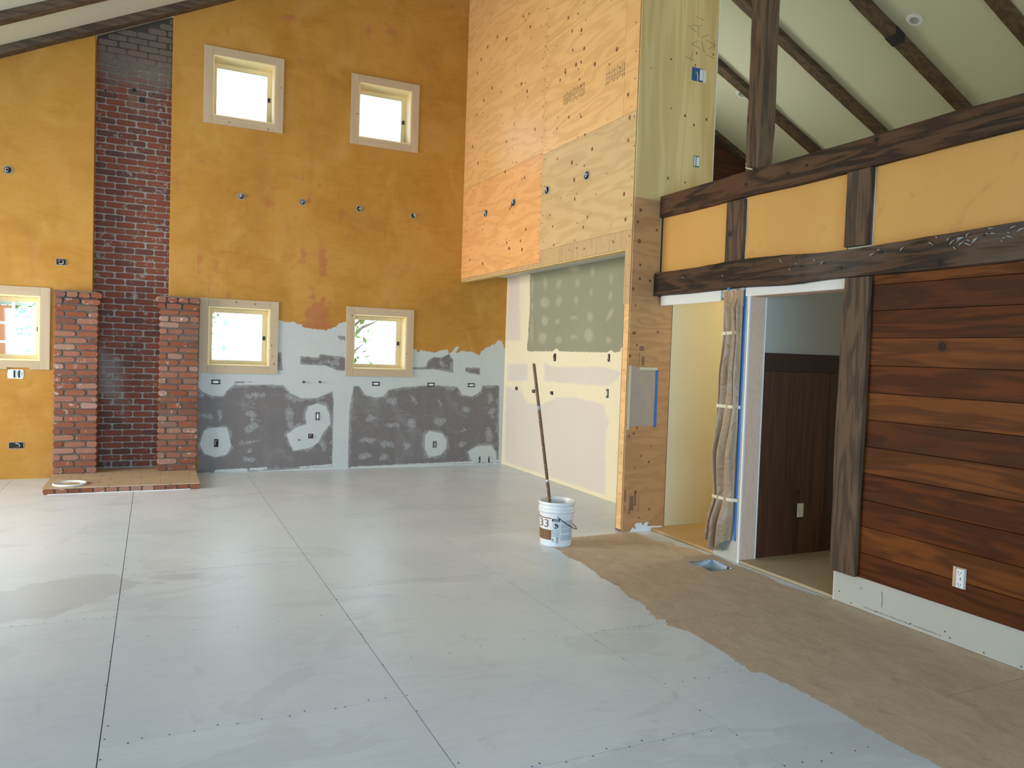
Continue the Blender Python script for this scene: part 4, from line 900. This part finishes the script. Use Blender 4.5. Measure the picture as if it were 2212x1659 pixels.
# ------------------------------------------------------------------ electrical rough-ins
def basis(plane):
    return {'B': (np.array([1., 0, 0]), np.array([0, 0, 1.]), np.array([0, -1., 0])), 'X': (np.array([0, -1., 0]), np.array([0, 0, 1.]), np.array([-1., 0, 0]))}[plane]
def elec(kind, plane, px, py, v, label, cat='junction box', grp=None, w=.052, h=.092, seed=0, body='greyplastic', ax=None):
    ax = 1 if plane == 'B' else 0; c = hit(px, py, ax, v); U, V, N = basis(plane)
    rs = np.random.RandomState(seed+77)
    nm = {'round': 'junction_box', 'outlet': 'wall_outlet', 'box': 'switch_box'}[kind]
    e = empty(nm, c, label, cat, grp)
    def L(u, w_, n): return c+U*u+V*w_+N*n
    def lbox(m, u0, u1, v0, v1, n0, n1):
        vs = [L(u0, v0, n0), L(u1, v0, n0), L(u1, v1, n0), L(u0, v1, n0), L(u0, v0, n1), L(u1, v0, n1), L(u1, v1, n1), L(u0, v1, n1)]
        m.add(vs, [(0, 3, 2, 1), (4, 5, 6, 7), (0, 1, 5, 4), (1, 2, 6, 5), (2, 3, 7, 6), (3, 0, 4, 7)])
    def lring(m, ro, ri, n0, n1, k=20, oy=1.0):
        P_ = []
        for (r, n) in ((ri, n0), (ri, n1), (ro, n1), (ro, n0)):
            for q in range(k): t = 2*math.pi*q/k; P_.append(L(r*math.cos(t), r*oy*math.sin(t), n))
        m.add(P_, [(a*k+q, a*k+(q+1) % k, ((a+1) % 4)*k+(q+1) % k, ((a+1) % 4)*k+q) for a in range(4) for q in range(k)])
    if kind == 'round':
        m = MB(); lring(m, w, w*.82, 0, .006, oy=h/w); m.build('box_rim', M[body], e)
        m = MB(); m.add([L(w*.83*math.cos(t), h*.83*math.sin(t), .001) for t in np.linspace(0, 2*math.pi, 20, endpoint=False)], [tuple(range(20))]); m.build('box_interior', M['darkhole'], e)
        for q, mt in enumerate(('wire_w', 'wire_k', 'wire_w') if body != 'steel' else ('wire_w', 'copper')):
            pts = []; a0 = rs.uniform(0, 6.28); sp_ = rs.uniform(3, 6)
            for t in np.linspace(0, 1, 12):
                rr = w*.62*(.35+.5*math.sin(2.4*t+q)); pts.append(L(rr*math.cos(a0+sp_*t)*1.0, rr*h/w*math.sin(a0+sp_*t), .004+.02*math.sin(t*3.1)))
            MB().tube(pts, .0045, 6).build('cable', M[mt], e)
    elif kind in ('outlet',):
        hor = w > h
        m = MB(); lbox(m, -w/2, w/2, -h/2, h/2, 0, .0025); m.build('box_rim', M['darkhole'], e)
        m = MB(); a, b = (w*.31, h*.25) if hor else (w*.25, h*.31)
        m.add([L(x, y, z) for z in (.0026, .012) for x, y in ((-a, -b*.5), (-a*.8, -b), (a*.8, -b), (a, -b*.5), (a, b*.5), (a*.8, b), (-a*.8, b), (-a, b*.5))], [tuple(range(8, 16))]+[(i, (i+1) % 8, 8+(i+1) % 8, 8+i) for i in range(8)])
        rc = m.build('receptacle', M[body], e)
        m = MB()
        for s in (-1, 1):
            for d in (-1, 1):
                u, v_ = (s*a*.5+d*.0, d*.006) if hor else (d*.006, s*b*.5)
                if hor: lbox(m, s*a*.5-.004, s*a*.5+.004, d*.008-.0012, d*.008+.0012, .012, .0128)
                else: lbox(m, d*.008-.0012, d*.008+.0012, s*b*.5-.004, s*b*.5+.004, .012, .0128)
        m.build('slots', M['darkhole'], rc)
        m = MB()
        for s in (-1, 1):
            if hor: lbox(m, s*w*.43-.004, s*w*.43+.004, -h*.18, h*.18, .0026, .006)
            else: lbox(m, -w*.18, w*.18, s*h*.43-.004, s*h*.43+.004, .0026, .006)
        m.build('yoke', M['greyplastic'], e)
    elif kind == 'box':
        m = MB(); t = .004
        lbox(m, -w/2, w/2, -h/2, -h/2+t, 0, .005); lbox(m, -w/2, w/2, h/2-t, h/2, 0, .005); lbox(m, -w/2, -w/2+t, -h/2+t, h/2-t, 0, .005); lbox(m, w/2-t, w/2, -h/2+t, h/2-t, 0, .005); m.build('box_rim', M[body], e)
        m = MB(); lbox(m, -w/2+t, w/2-t, -h/2+t, h/2-t, 0, .0015); m.build('box_interior', M['darkhole'], e)
        for q in range(3):
            pts = []; a0 = rs.uniform(0, 6.28)
            for s_ in np.linspace(0, 1, 9): pts.append(L(w*.3*math.cos(a0+4*s_)*(1-.3*s_), h*.3*math.sin(a0+4*s_), .003+.016*math.sin(s_*3.1)))
            MB().tube(pts, .004, 6).build('cable', M[('wire_w', 'wire_k', 'copper')[q]], e)
    return e
G1 = 'wired junction boxes in a row across the ochre wall'
for i, (px, py, lb) in enumerate(((521, 424, 'leftmost of the four small wired junction boxes in a row below the upper windows'), (653, 437, 'second from left of the four wired junction boxes on the ochre wall'), (776, 451, 'third from left of the four wired junction boxes, below the right upper window'), (893, 466, 'rightmost of the four wired junction boxes, nearest the plywood'))):
    elec('round', 'B', px, py, YB-.001, lb, grp=G1, w=.040, h=.042, seed=i)
elec('round', 'B', 17, 367, YB-.001, 'round metal junction box high on the ochre wall left of the chimney', w=.045, h=.045, seed=9, body='steel')
elec('box', 'B', 132, 566, YB-.001, 'square wired switch box on ochre wall just left of the chimney', 'switch box', w=.10, h=.072, seed=10)
elec('box', 'B', 35, 962, YB-.001, 'wide dark wired box low on the ochre wall left of the brick pillar', 'switch box', w=.145, h=.075, seed=11)
def dswitch():
    c = hit(34, 808, 1, YB-.001); e = empty('double_switch', c, 'pair of white switches under the cut-off left window', 'light switch')
    X, Y, Z = c
    m = MB(); m.prism([(X-.075, Z-.05), (X+.068, Z-.052), (X+.078, Z-.01), (X+.072, Z+.05), (X-.07, Z+.053), (X-.08, Z)], 1, Y-.003, Y); m.build('mud_patch', M['mudspot'], e)
    for s in (-.012, .032):
        MB().box(X+s-.008, X+s+.008, Y-.008, Y-.003, Z-.04, Z+.04).build('yoke', M['darkhole'], e)
        MB().box(X+s-.004+.018, X+s+.012+.012, Y-.010, Y-.003, Z-.025, Z+.025).build('toggle', M['white'], e, bevel=.001)
dswitch()
G2 = 'outlets along the white mud band at counter height'
for i, (px, py, lb) in enumerate(((466, 825, 'horizontal white outlet in the mud band under the lower left window'), (812, 829, 'horizontal white outlet in the mud band directly under the lower right window'), (931, 831, 'horizontal white outlet right of the lower right window, middle of the three to the right'), (1018, 832, 'horizontal white outlet in the mud band nearest the alcove corner'))):
    elec('outlet', 'B', px, py, YB-.001, lb, 'outlet', G2, w=.105, h=.055, body='white')
elec('outlet', 'B', 686, 899, YB-.001, 'upright white outlet in the large double mud patch on dark drywall', 'outlet', w=.05, h=.105, body='white')
elec('box', 'B', 467, 957, YB-.001, 'upright dark wired box in the round mud patch beside the right brick pillar', 'switch box', w=.056, h=.105, seed=14)
elec('box', 'B', 671, 942, YB-.001, 'small dark crooked box cut into the large double mud patch', 'junction box', w=.06, h=.06, seed=15, body='darkhole')
elec('outlet', 'B', 939, 960, YB-.001, 'upright outlet low in the round mud patch below the right window', 'outlet', w=.05, h=.09, body='greyplastic')
def stubs(px, py, label, r=.011, ln=.035):
    c = hit(px, py, 1, YB); e = empty('pipe_stub', c, label, 'pipe')
    MB().tube([(c[0], YB-.001, c[2]), (c[0]+.006, YB-ln, c[2]-.003)], r, 12).build('pipe', M['wire_k'], e)
    MB().tube([(c[0], YB-.001, c[2]), (c[0], YB-.004, c[2])], r*1.7, 12).build('collar', M['greyplastic'], e)
stubs(655, 825, 'left black water pipe stub between the two lower windows'); stubs(690, 825, 'right black water pipe stub between the two lower windows'); stubs(645, 950, 'tiny pipe end in the double mud patch, left of the crooked box', .007, .015)
def notch():
    c = hit(1045, 995, 1, YB-.001); e = empty('pipe_cutout', c, 'small rectangular cutout with pipe ends at the floor near the alcove corner', 'cutout')
    x, y, z = c
    MB().box(x-.075, x-.055, y-.002, y, z-.03, z+.06).box(x+.07, x+.09, y-.002, y, z-.03, z+.06).build('slot', M['darkhole'], e)
    MB().tube([(x+.08, y-.002, z+.04), (x+.08, y-.03, z+.06)], .008, 8).tube([(x-.065, y-.002, z), (x-.065, y-.02, z)], .008, 8).build('pipe', M['greyplastic'], e)
notch()
G3 = 'oval wired boxes in a row on the plywood wall'
for i, (px, py, lb) in enumerate(((1050, 461, 'round box on plywood nearest the ochre corner, leftmost of four'), (1110, 438, 'round box on plywood, second from the ochre corner'), (1182, 411, 'round box on plywood just right of the vertical sheet joint'), (1268, 379, 'round box on plywood with red wire, rightmost of four'))):
    elec('round', 'X', px, py, XB-.001, lb, 'junction box', G3, w=.055, h=.048, seed=20+i)
G4 = 'switch rough-ins on the alcove wall'
elec('box', 'X', 1199, 772, XA-.001, 'upright switch box on alcove wall just below the green board, left one', 'switch box', w=.05, h=.095, seed=31, body='wire_k')
elec('box', 'X', 1316, 773, XA-.001, 'upright switch box on alcove wall below the green board, right one near the plywood edge', 'switch box', w=.05, h=.095, seed=32, body='mudspot')
for i, (px, py, lb) in enumerate(((1116, 839, 'small square outlet box on alcove wall nearest the back corner'), (1153, 845, 'small square outlet box on alcove wall beside the leaning pole'), (1192, 849, 'small square outlet box on alcove wall right of the leaning pole'))):
    elec('box', 'X', px, py, XA-.001, lb, 'outlet box', w=.075, h=.045, seed=35+i, body='wire_k')
    bpy.context.scene.objects
elec('outlet', 'X', 1312, 850, XA-.001, 'upright outlet on alcove wall near the plywood edge, lower right', 'outlet', w=.05, h=.10, body='mudspot')
def loftboxes():
    c = hit(1509, 162, 1, YP-.001); e = empty('electrical_box', c, 'blue double box with green wire and white outlet high on the plywood', 'electrical box'); x, y, z = c
    m = MB(); m.box(x-.075, x+.045, y-.004, y, z-.06, z+.06); m.build('box', M['bluebox'], e)
    MB().box(x+.05, x+.085, y-.004, y, z-.06, z+.05).build('mud_ring', M['drywall_w'], e)
    MB().box(x+.005, x+.04, y-.016, y-.004, z-.05, z+.05).build('receptacle', M['white'], e, bevel=.006)
    for q, mt in enumerate((plain('green_wire', (.03, .30, .14), .5), M['wire_w'])):
        MB().tube([(x-.055+.01*q+.03*t, y-.006-.012*math.sin(3*t), z-.03+.06*math.sin(2.5*t+q)*.8) for t in np.linspace(0, 1.3, 9)], .005, 6).build('wire', mt, e)
    c = hit(1504, 349, 1, YP-.001); e = empty('light_switch', c, 'white rocker switch on the plywood above the upper beam', 'light switch'); x, y, z = c
    MB().box(x-.034, x+.034, y-.004, y, z-.055, z+.055).build('box_rim', M['greyplastic'], e, bevel=.002)
    MB().box(x-.004, x+.028, y-.011, y-.004, z-.042, z+.042).build('rocker', M['white'], e, bevel=.003); MB().box(x-.024, x-.012, y-.007, y-.004, z-.045, z+.045).build('yoke', M['white'], e)
    MB().box(x-.011, x-.006, y-.0052, y-.004, z-.045, z+.045).box(x-.028, x+.03, y-.0052, y-.004, z-.05, z-.044).box(x-.028, x+.03, y-.0052, y-.004, z+.044, z+.05).build('gap', M['darkhole'], e)
loftboxes()
def board_outlet():
    c = hit(2076, 1249, 0, XR-.023); e = empty('wall_outlet', c, 'white outlet standing proud of the stained boards near the floor', 'outlet'); x, y, z = c
    MB().box(x-.004, x+.001, y-.030, y+.048, z-.058, z+.058).build('box_rim', M['osb'], e)
    r = MB().box(x-.020, x-.004, y-.026, y+.018, z-.055, z+.055).build('receptacle', M['white'], e, bevel=.002)
    m = MB()
    for s in (-.034, .034):
        for d in (-.008, .008): m.box(x-.0208, x-.020, y-.004+d-.0014, y-.004+d+.0014, z+s-.004, z+s+.006)
        m.box(x-.0208, x-.020, y-.006, y-.001, z+s-.013, z+s-.009)
    m.box(x-.0208, x-.020, y-.012, y-.008, z-.008, z+.008).build('slots', M['darkhole'], r)
    MB().box(x-.006, x-.004, y+.018, y+.026, z-.055, z+.055).build('yoke', M['darkhole'], e)
    c = hit(1728, 1102, 1, 4.658); e = empty('light_switch', c, 'ivory switch plate on the dark wainscot through the doorway', 'light switch'); x, y, z = c
    MB().box(x-.035, x+.035, y-.005, y, z-.057, z+.057).build('plate', M['masktape'], e, bevel=.002); MB().box(x-.012, x+.012, y-.010, y-.005, z-.03, z+.03).build('toggle', M['masktape'], e, bevel=.002)
board_outlet()

# ------------------------------------------------------------------ floor duct
def vent():
    x0, x1, y0, y1 = VENT; e = empty('floor_duct', ((x0+x1)/2, (y0+y1)/2, -.10), 'open galvanised floor duct boot set in the bare plywood floor', 'vent')
    zt, zb = -.002, -.17
    m = MB(); i = .045
    T4 = [(x0, y0, zt), (x1, y0, zt), (x1, y1, zt), (x0, y1, zt)]; B4 = [(x0+i, y0+i, zb), (x1-i, y0+i, zb), (x1-i, y1-i, zb), (x0+i, y1-i, zb)]
    m.add(T4+B4, [(0, 4, 5, 1), (1, 5, 6, 2), (2, 6, 7, 3), (3, 7, 4, 0), (4, 7, 6, 5)]); m.build('boot', M['steel'], e)
    f = MB(); t = .004
    f.box(x0-t, x0, y0-t, y1+t, -.004, .003).box(x1, x1+t, y0-t, y1+t, -.004, .003).box(x0, x1, y0-t, y0, -.004, .003).box(x0, x1, y1, y1+t, -.004, .003); f.build('flange', M['steel'], e)
    MB().box(x1-.008, x1-.004, y0+.06, y0+.075, -.10, -.004).build('seam', M['blackiron'], e)
vent()

# ------------------------------------------------------------------ pail with stick
BC = (3.10, 5.645); 
def pail():
    e = empty('pail', (*BC, 0), 'white plastic five-gallon pail with brown and black label, standing on the floor', 'bucket')
    prof = [(.0, .002), (.125, .002), (.131, .0), (.133, .012), (.1455, .262), (.1475, .270), (.1475, .288), (.158, .290), (.158, .296), (.149, .298), (.149, .312), (.158, .314), (.158, .320), (.150, .322), (.150, .345), (.156, .348), (.157, .372), (.150, .374), (.147, .366), (.128, .02), (.0, .016)]
    prof[4] = (.1435, .258)
    MB().lathe(prof, (*BC, 0), 48).build('body', M['white'], e)
    to = math.atan2(-BC[1], -BC[0])      # angle towards the camera
    def rad(z): return .133+(.1435-.133)*(z-.012)/.246+.0012
    def wrap(a0, a1, z0, z1, mat, name, off=0, par=None, lab=None):
        n = max(2, int(abs(a1-a0)/.08)+1); m = MB(); vs = []
        for k in range(n+1):
            a = to+a0+(a1-a0)*k/n
            for z in (z0, z1): r = rad(z)+off; vs.append((BC[0]+r*math.cos(a), BC[1]+r*math.sin(a), z))
        m.add(vs, [(2*k, 2*k+2, 2*k+3, 2*k+1) for k in range(n)], True); return m.build(name, mat, par or e, label=lab)
    def bend(a_s, z_s, off=.0012):
        def f(u, v):
            a = to+a_s+u/.138; z = z_s+v; r = .133+(.1435-.133)*(z-.012)/.246+.0012+off
            return np.stack([BC[0]+r*np.cos(a), BC[1]+r*np.sin(a), z], -1)
        return f
    # viewer's left = negative angle here (a increases to the viewer's right)
    wrap(-2.6, -.28, .06, .145, M['brownink'], 'brown_band', lab='brown lower half of label')
    wrap(-2.6, -.28, .238, .246, M['brownink'], 'brown_stripe')
    txt(e, '33', (0, 0, 0), None, None, .098, .066, M['brownink'], 'label_number', bend=bend(-1.17, .164))
    wrap(-.25, .22, .215, .240, M['blackink'], 'warning_header')
    wrap(-.14, .12, .231, .236, M['greyink'], 'warning_line', .0006); wrap(-.18, .15, .219, .226, M['greyink'], 'warning_line', .0006)
    # frame round the warning panel and pictogram
    for (a0, a1, z0, z1) in ((-.25, -.242, .088, .24), (.212, .22, .088, .24), (-.25, .22, .086, .088)): wrap(a0, a1, z0, z1, M['greyink'], 'panel_frame', .0004)
    def curvepts(pts, off=.0024):
        out = []
        for (a, z) in pts: r = rad(z)+off; out.append((BC[0]+r*math.cos(to+a), BC[1]+r*math.sin(to+a), z))
        return out
    MB().tube(curvepts([(-.015+.16*math.cos(t), .181+.0235*math.sin(t)) for t in np.linspace(0, 6.283, 25)]), .0011, 5).build('warning_ring', M['blackink'], e)
    p = MB(); p.tube(curvepts([(-.09, .197), (-.03, .191), (.05, .187), (.075, .176)]), [.004, .006, .008, .006], 6).tube(curvepts([(.06, .182), (.04, .165)]), .0028, 6).tube(curvepts([(.07, .180), (.125, .172)]), .0022, 6).tube(curvepts([(-.10, .165), (.0, .164)]), .003, 6).tube(curvepts([(-.04, .185), (-.03, .166)]), .002, 5); p.build('pictogram', M['blackink'], e)
    rs = np.random.RandomState(1)
    def lines(a0, a1, z0, z1, name):
        m = []; z = z1
        mm = MB()
        while z > z0:
            a = a0
            while a < a1-.02:
                b = min(a1, a+rs.uniform(.03, .14)); r = rad(z)+.0006; vs = []
                for q in (a, b):
                    for zz in (z-.0035, z): vs.append((BC[0]+r*math.cos(to+q), BC[1]+r*math.sin(to+q), zz))
                mm.add(vs, [(0, 2, 3, 1)]); a = b+.012
            z -= .0062
        mm.build(name, M['greyink'], e, kind='stuff')
    lines(-.235, .20, .125, .150, 'fine_print'); lines(-.235, .20, .092, .120, 'fine_print')
    lines(.30, 1.15, .205, .222, 'fine_print'); lines(.30, 1.15, .165, .198, 'fine_print'); lines(.30, 1.15, .120, .155, 'fine_print'); lines(.28, 1.15, .058, .105, 'fine_print')
    m = MB()
    for i in range(14):
        z = .03+i*.0036; r = rad(z)+.0006; m.add([(BC[0]+r*math.cos(to+q), BC[1]+r*math.sin(to+q), zz) for q in (.02, .16) for zz in (z, z+(.0012 if i % 3 else .0024))], [(0, 2, 3, 1)])
    m.v = [(x, y, z+.008) for x, y, z in m.v]; m.build('barcode', M['blackink'], e)
    p = MB().tube(curvepts([(-.24, .060), (-.19, .068), (-.14, .062)]), [.002, .006, .001], 5); p.build('emblem', M['blackink'], e)
    wrap(-.25, -.06, .045, .052, M['greyink'], 'emblem_caption')
    # wire handle hanging on the viewer's right
    c = np.array([*BC, .255])
    pts = []
    A = np.array([BC[0]+.150*math.cos(to+.02), BC[1]+.150*math.sin(to+.02), .262]); Bp = np.array([BC[0]-.150*math.cos(to+.02), BC[1]-.150*math.sin(to+.02), .262])
    side = np.array([math.cos(to+1.57), math.sin(to+1.57), 0])
    for t in np.linspace(0, math.pi, 25):
        mid = (A+Bp)/2; rr = (A-Bp)/2
        pts.append(mid+rr*math.cos(t)*1.02+side*math.sin(t)*.172+np.array([0, 0, -.125*math.sin(t)]))
    MB().tube(pts, .0032, 6).build('wire_handle', M['blackiron'], e)
    MB().tube([A, A*1.0+np.array([math.cos(to), math.sin(to), 0])*.006], .007, 8).tube([Bp, Bp-np.array([math.cos(to), math.sin(to), 0])*.006], .007, 8).build('handle_ear', M['white'], e)
pail()
def pole():
    top = np.array([2.833, 5.640, 1.517]); ent = np.array([3.039, 5.66, .357]); d = (ent-top); bot = top+d*(1.517-.035)/(1.517-.357)
    e = empty('wooden_pole', bot, 'brown wooden pole leaning up out of the white pail', 'pole')
    f = lambda t: bot+(top-bot)*t
    MB().tube([f(0), f(.1), f(.3), f(.6), f(.985), f(.997), f(1)], [.0135, .0135, .0135, .0135, .0135, .011, .006], 12).build('shaft', M['stickwood'], e)
    MB().tube([f(.325), f(.35)], .0148, 12).build('ferrule', M['steel'], e, label='dull metal ferrule'); MB().tube([f(.74), f(.765)], .0142, 12).build('worn_band', M['greyplastic'], e, label='worn grey band')
    s = MB(); rs = np.random.RandomState(3)
    for k in range(14):
        t = rs.uniform(.2, .95); p = f(t); a = rs.uniform(3.2, 6.2); s.disc(p+np.array([math.cos(a)*.0138, math.sin(a)*.0138, 0]), .003, (math.cos(a), math.sin(a), 0), 6)
    s.build('paint_specks', M['barepaint'], e, kind='stuff')
pole()
def lid():
    c = (-.775, 9.205, .0668); e = empty('plastic_plate', c, 'round white plastic plate lying on the left end of the hearth', 'plate')
    MB().lathe([(0, .010), (.142, .010), (.147, .020), (.157, .020), (.160, .014), (.160, .0), (.150, .0), (0, .002)], c, 40).build('disc', M['white'], e)
    MB().lathe([(0, .0112), (.05, .0112), (.075, .0106)], (c[0]+.02, c[1]-.01, c[2]), 14).build('plaster_residue', M['hearthtop'], e, label='tan plaster residue')
lid()

# ------------------------------------------------------------------ masking films
def pier_film():
    e = empty('plastic_sheet', (4.05, YP-.004, .97), 'clear plastic sheet taped over an opening on the plywood pier', 'plastic sheet')
    x0, x1, z0, z1 = 3.905, 4.205, .97, 1.50; n = 18; V = []
    rs = np.random.RandomState(6)
    for j in range(n+1):
        for i in range(n+1):
            u, v = i/n, j/n; d = .010*math.sin(math.pi*u)*math.sin(math.pi*v)*(1+.6*math.sin(9*u+7*v)+.4*math.sin(15*u-11*v))
            zt = z1+(.035*max(0, 1-u*3.2) if j == n else 0)
            V.append((x0+(x1-x0)*u, YP-.003-max(0, d), z0+(z1-z0)*v+(.035*max(0, 1-u*3.2)*v)))
    MB().add(V, [(j*(n+1)+i, j*(n+1)+i+1, (j+1)*(n+1)+i+1, (j+1)*(n+1)+i) for j in range(n) for i in range(n)], True).build('film', M['film'], e)
    bx('masking_tape', M['masktape'], x0-.012, x0+.012, YP-.006, YP-.0035, z0-.03, z1+.02, e, label='pale masking tape'); bx('masking_tape', M['masktape'], x0+.10, x1, YP-.0062, YP-.0037, z1-.015, z1+.008, e, label='pale masking tape')
    bx('painters_tape', M['bluetape'], x1-.018, x1+.008, YP-.0075, YP-.005, z0-.01, z1-.015, e, label='blue painter\'s tape')
    s = MB(); c = [(3.97, .0), (4.33, .0), (4.33, .035), (4.17, .04), (4.165, .055), (4.18, .075), (4.15, .08), (4.13, .07), (4.115, .05), (4.10, .055), (4.105, .075), (4.04, .075), (4.02, .06), (4.03, .045), (4.04, .03), (4.02, .02), (4.01, .04), (3.995, .03)]
    s.prism(c, 1, YP-.003, YP-.0003); s.build('paint_smear', M['barepaint'], PLY)
pier_film()
def drop():
    e = empty('curtain_of_masking_film', (XR-.03, 4.8, .12), 'gathered tan masking film hanging beside the narrow closet opening, held with tape', 'curtain')
    z0, z1 = .135, 2.15; ny, nz = 60, 44; V = []
    for j in range(nz+1):
        v = j/nz; z = z0+(z1-z0)*v
        # spread of the bundle along y: pinched at the tapes
        wl = np.interp(z, [.135, .25, .48, .85, 1.23, 1.8, 2.05, 2.15], [.275, .265, .235, .25, .235, .20, .22, .235]); yr = np.interp(z, [.135, .3, 2.15], [4.735, 4.712, 4.705])
        amp = np.interp(z, [.135, .3, .48, .85, 1.23, 1.5, 1.8, 2.03, 2.08, 2.15], [.030, .032, .014, .024, .013, .02, .012, .016, .004, .003])
        for i in range(ny+1):
            u = i/ny; y = yr+wl*(1-u)
            ph = 2*math.pi*(4.2*u+.45*math.sin(2.2*v+u*4)+.25*math.sin(7*v))
            x = XR-.020-1.45*amp*(1+math.sin(ph)+.22*math.sin(2.3*ph+v*3))*min(1, 1.2*(1-abs(2*u-1)**6)+.15)
            zz = z + (.035*math.sin(u*7+1)*(1-min(1, v*9)) if v < .11 else 0) - (.05*math.exp(-((u-.55)/.3)**2) if j == 0 else 0)
            V.append((x, y, zz))
    MB().add(V, [(j*(ny+1)+i, j*(ny+1)+i+1, (j+1)*(ny+1)+i+1, (j+1)*(ny+1)+i) for j in range(nz) for i in range(ny)], True).build('film', M['drop'], e)
    bx('painters_tape', M['bluetape'], XR-.006, XR-.0015, 4.690, 4.712, .165, 2.19, e, label='long strip of blue painter\'s tape')
    bx('painters_tape', M['bluetape'], XR-.080, XR-.0755, 4.80, 4.83, 2.15, 2.19, e, label='torn scrap of blue tape')
    for (z, ya, yb, dz) in ((1.795, 4.74, 4.895, .02), (1.215, 4.70, 4.92, -.0), (.478, 4.69, 4.925, .0)):
        m = MB(); x = XR-.052; vs = []
        n = 8
        for k in range(n+1):
            t = k/n; y = ya+(yb-ya)*t; xx = XR-.0045-.055*math.sin(math.pi*min(1, t*1.0+.0))**.5 if t < .5 else XR-.058-.004*math.sin(t*9)
            for q in (0, .026): vs.append((xx, y, z+q+dz*(1-t)*.5))
        m.add(vs, [(2*k, 2*k+2, 2*k+3, 2*k+1) for k in range(n)]); o = m.build('masking_tape', M['masktape'], e, label='cream masking tape tie'); 
        sd = o.modifiers.new('t', 'SOLIDIFY'); sd.thickness = .001
    bx('masking_tape', M['masktape'], XR-.006, XR-.002, 4.71, 4.735, 2.02, 2.14, e, label='cream masking tape patch')
    bx('corner_film', film('clear_film_patch', (.60, .64, .66), .35), XR-.0035, XR-.001, 4.668, 4.70, .20, 2.0, e, label='clear film margin')
drop()

# ------------------------------------------------------------------ outside: trees and a shed seen through the lower windows
def tree(x, y, h, label, seed, crown=1.4, n=420):
    rs = np.random.RandomState(seed); e = empty('tree', (x, y, -.45), label, 'tree')
    m = MB(); m.tube([(x, y, -.45), (x+.05, y, h*.4), (x-.04, y+.05, h*.75), (x, y, h)], [.13, .10, .07, .03], 8)
    for k in range(9):
        a = rs.uniform(0, 6.28); z = h*rs.uniform(.25, .9); m.tube([(x, y, z), (x+math.cos(a)*crown*.5, y+math.sin(a)*crown*.5, z+.35), (x+math.cos(a)*crown, y+math.sin(a)*crown, z+.5)], [.04, .025, .01], 5)
    m.build('trunk', M['bark'], e)
    f = MB()
    for k in range(n):
        d = rs.randn(3); d /= np.linalg.norm(d); r = crown*rs.uniform(.4, 1.05); c = np.array([x, y, h*.62])+d*r*np.array([1, 1, h/crown*.38])
        a = rs.randn(3); a /= np.linalg.norm(a); b = np.cross(a, rs.randn(3)); b /= np.linalg.norm(b); s = rs.uniform(.05, .11)
        f.add([c-a*s, c+b*s*.5, c+a*s, c-b*s*.5], [(0, 1, 2, 3)])
    f.build('foliage', M['leaf'], e, kind='stuff')
tree(-3.2, 20.0, 4.6, 'leafy tree seen through the cut-off left window', 1, 1.3, 700)
tree(1.0, 18.5, 3.6, 'slim tree seen through the lower left window', 2, .5, 90)
tree(3.9, 17.0, 3.2, 'small leafy tree seen at the left of the lower right window', 3, .7, 160)
def shed():
    e = empty('garden_shed', (-3.6, 15, -.45), 'white and orange shed with red trim seen through the cut-off left window', 'shed')
    MB().box(-6.5, -2.42, 15, 17, -.45, 2.05).build('wall', M['shedwhite'], e); 
    fr = MB().box(-2.42, -2.38, 14.96, 15.0, -.45, 2.2).box(-2.12, -2.08, 14.96, 15.0, -.45, 2.2).build('frame', M['shedwhite'], e)
    for k in range(6): bx('slat', M['shedorange'], -2.38, -2.12, 14.97, 15.0, .3+k*.31, .3+k*.31+.27, e)
    MB().box(-6.5, -2.08, 14.9, 17, 2.2, 2.35).build('roof', M['shedwhite'], e); MB().box(-2.60, -2.42, 14.90, 14.99, 1.98, 2.18).box(-2.95, -2.70, 14.90, 14.99, 1.98, 2.18).build('trim', M['shedred'], e)
shed()
print('objects', len(bpy.data.objects))
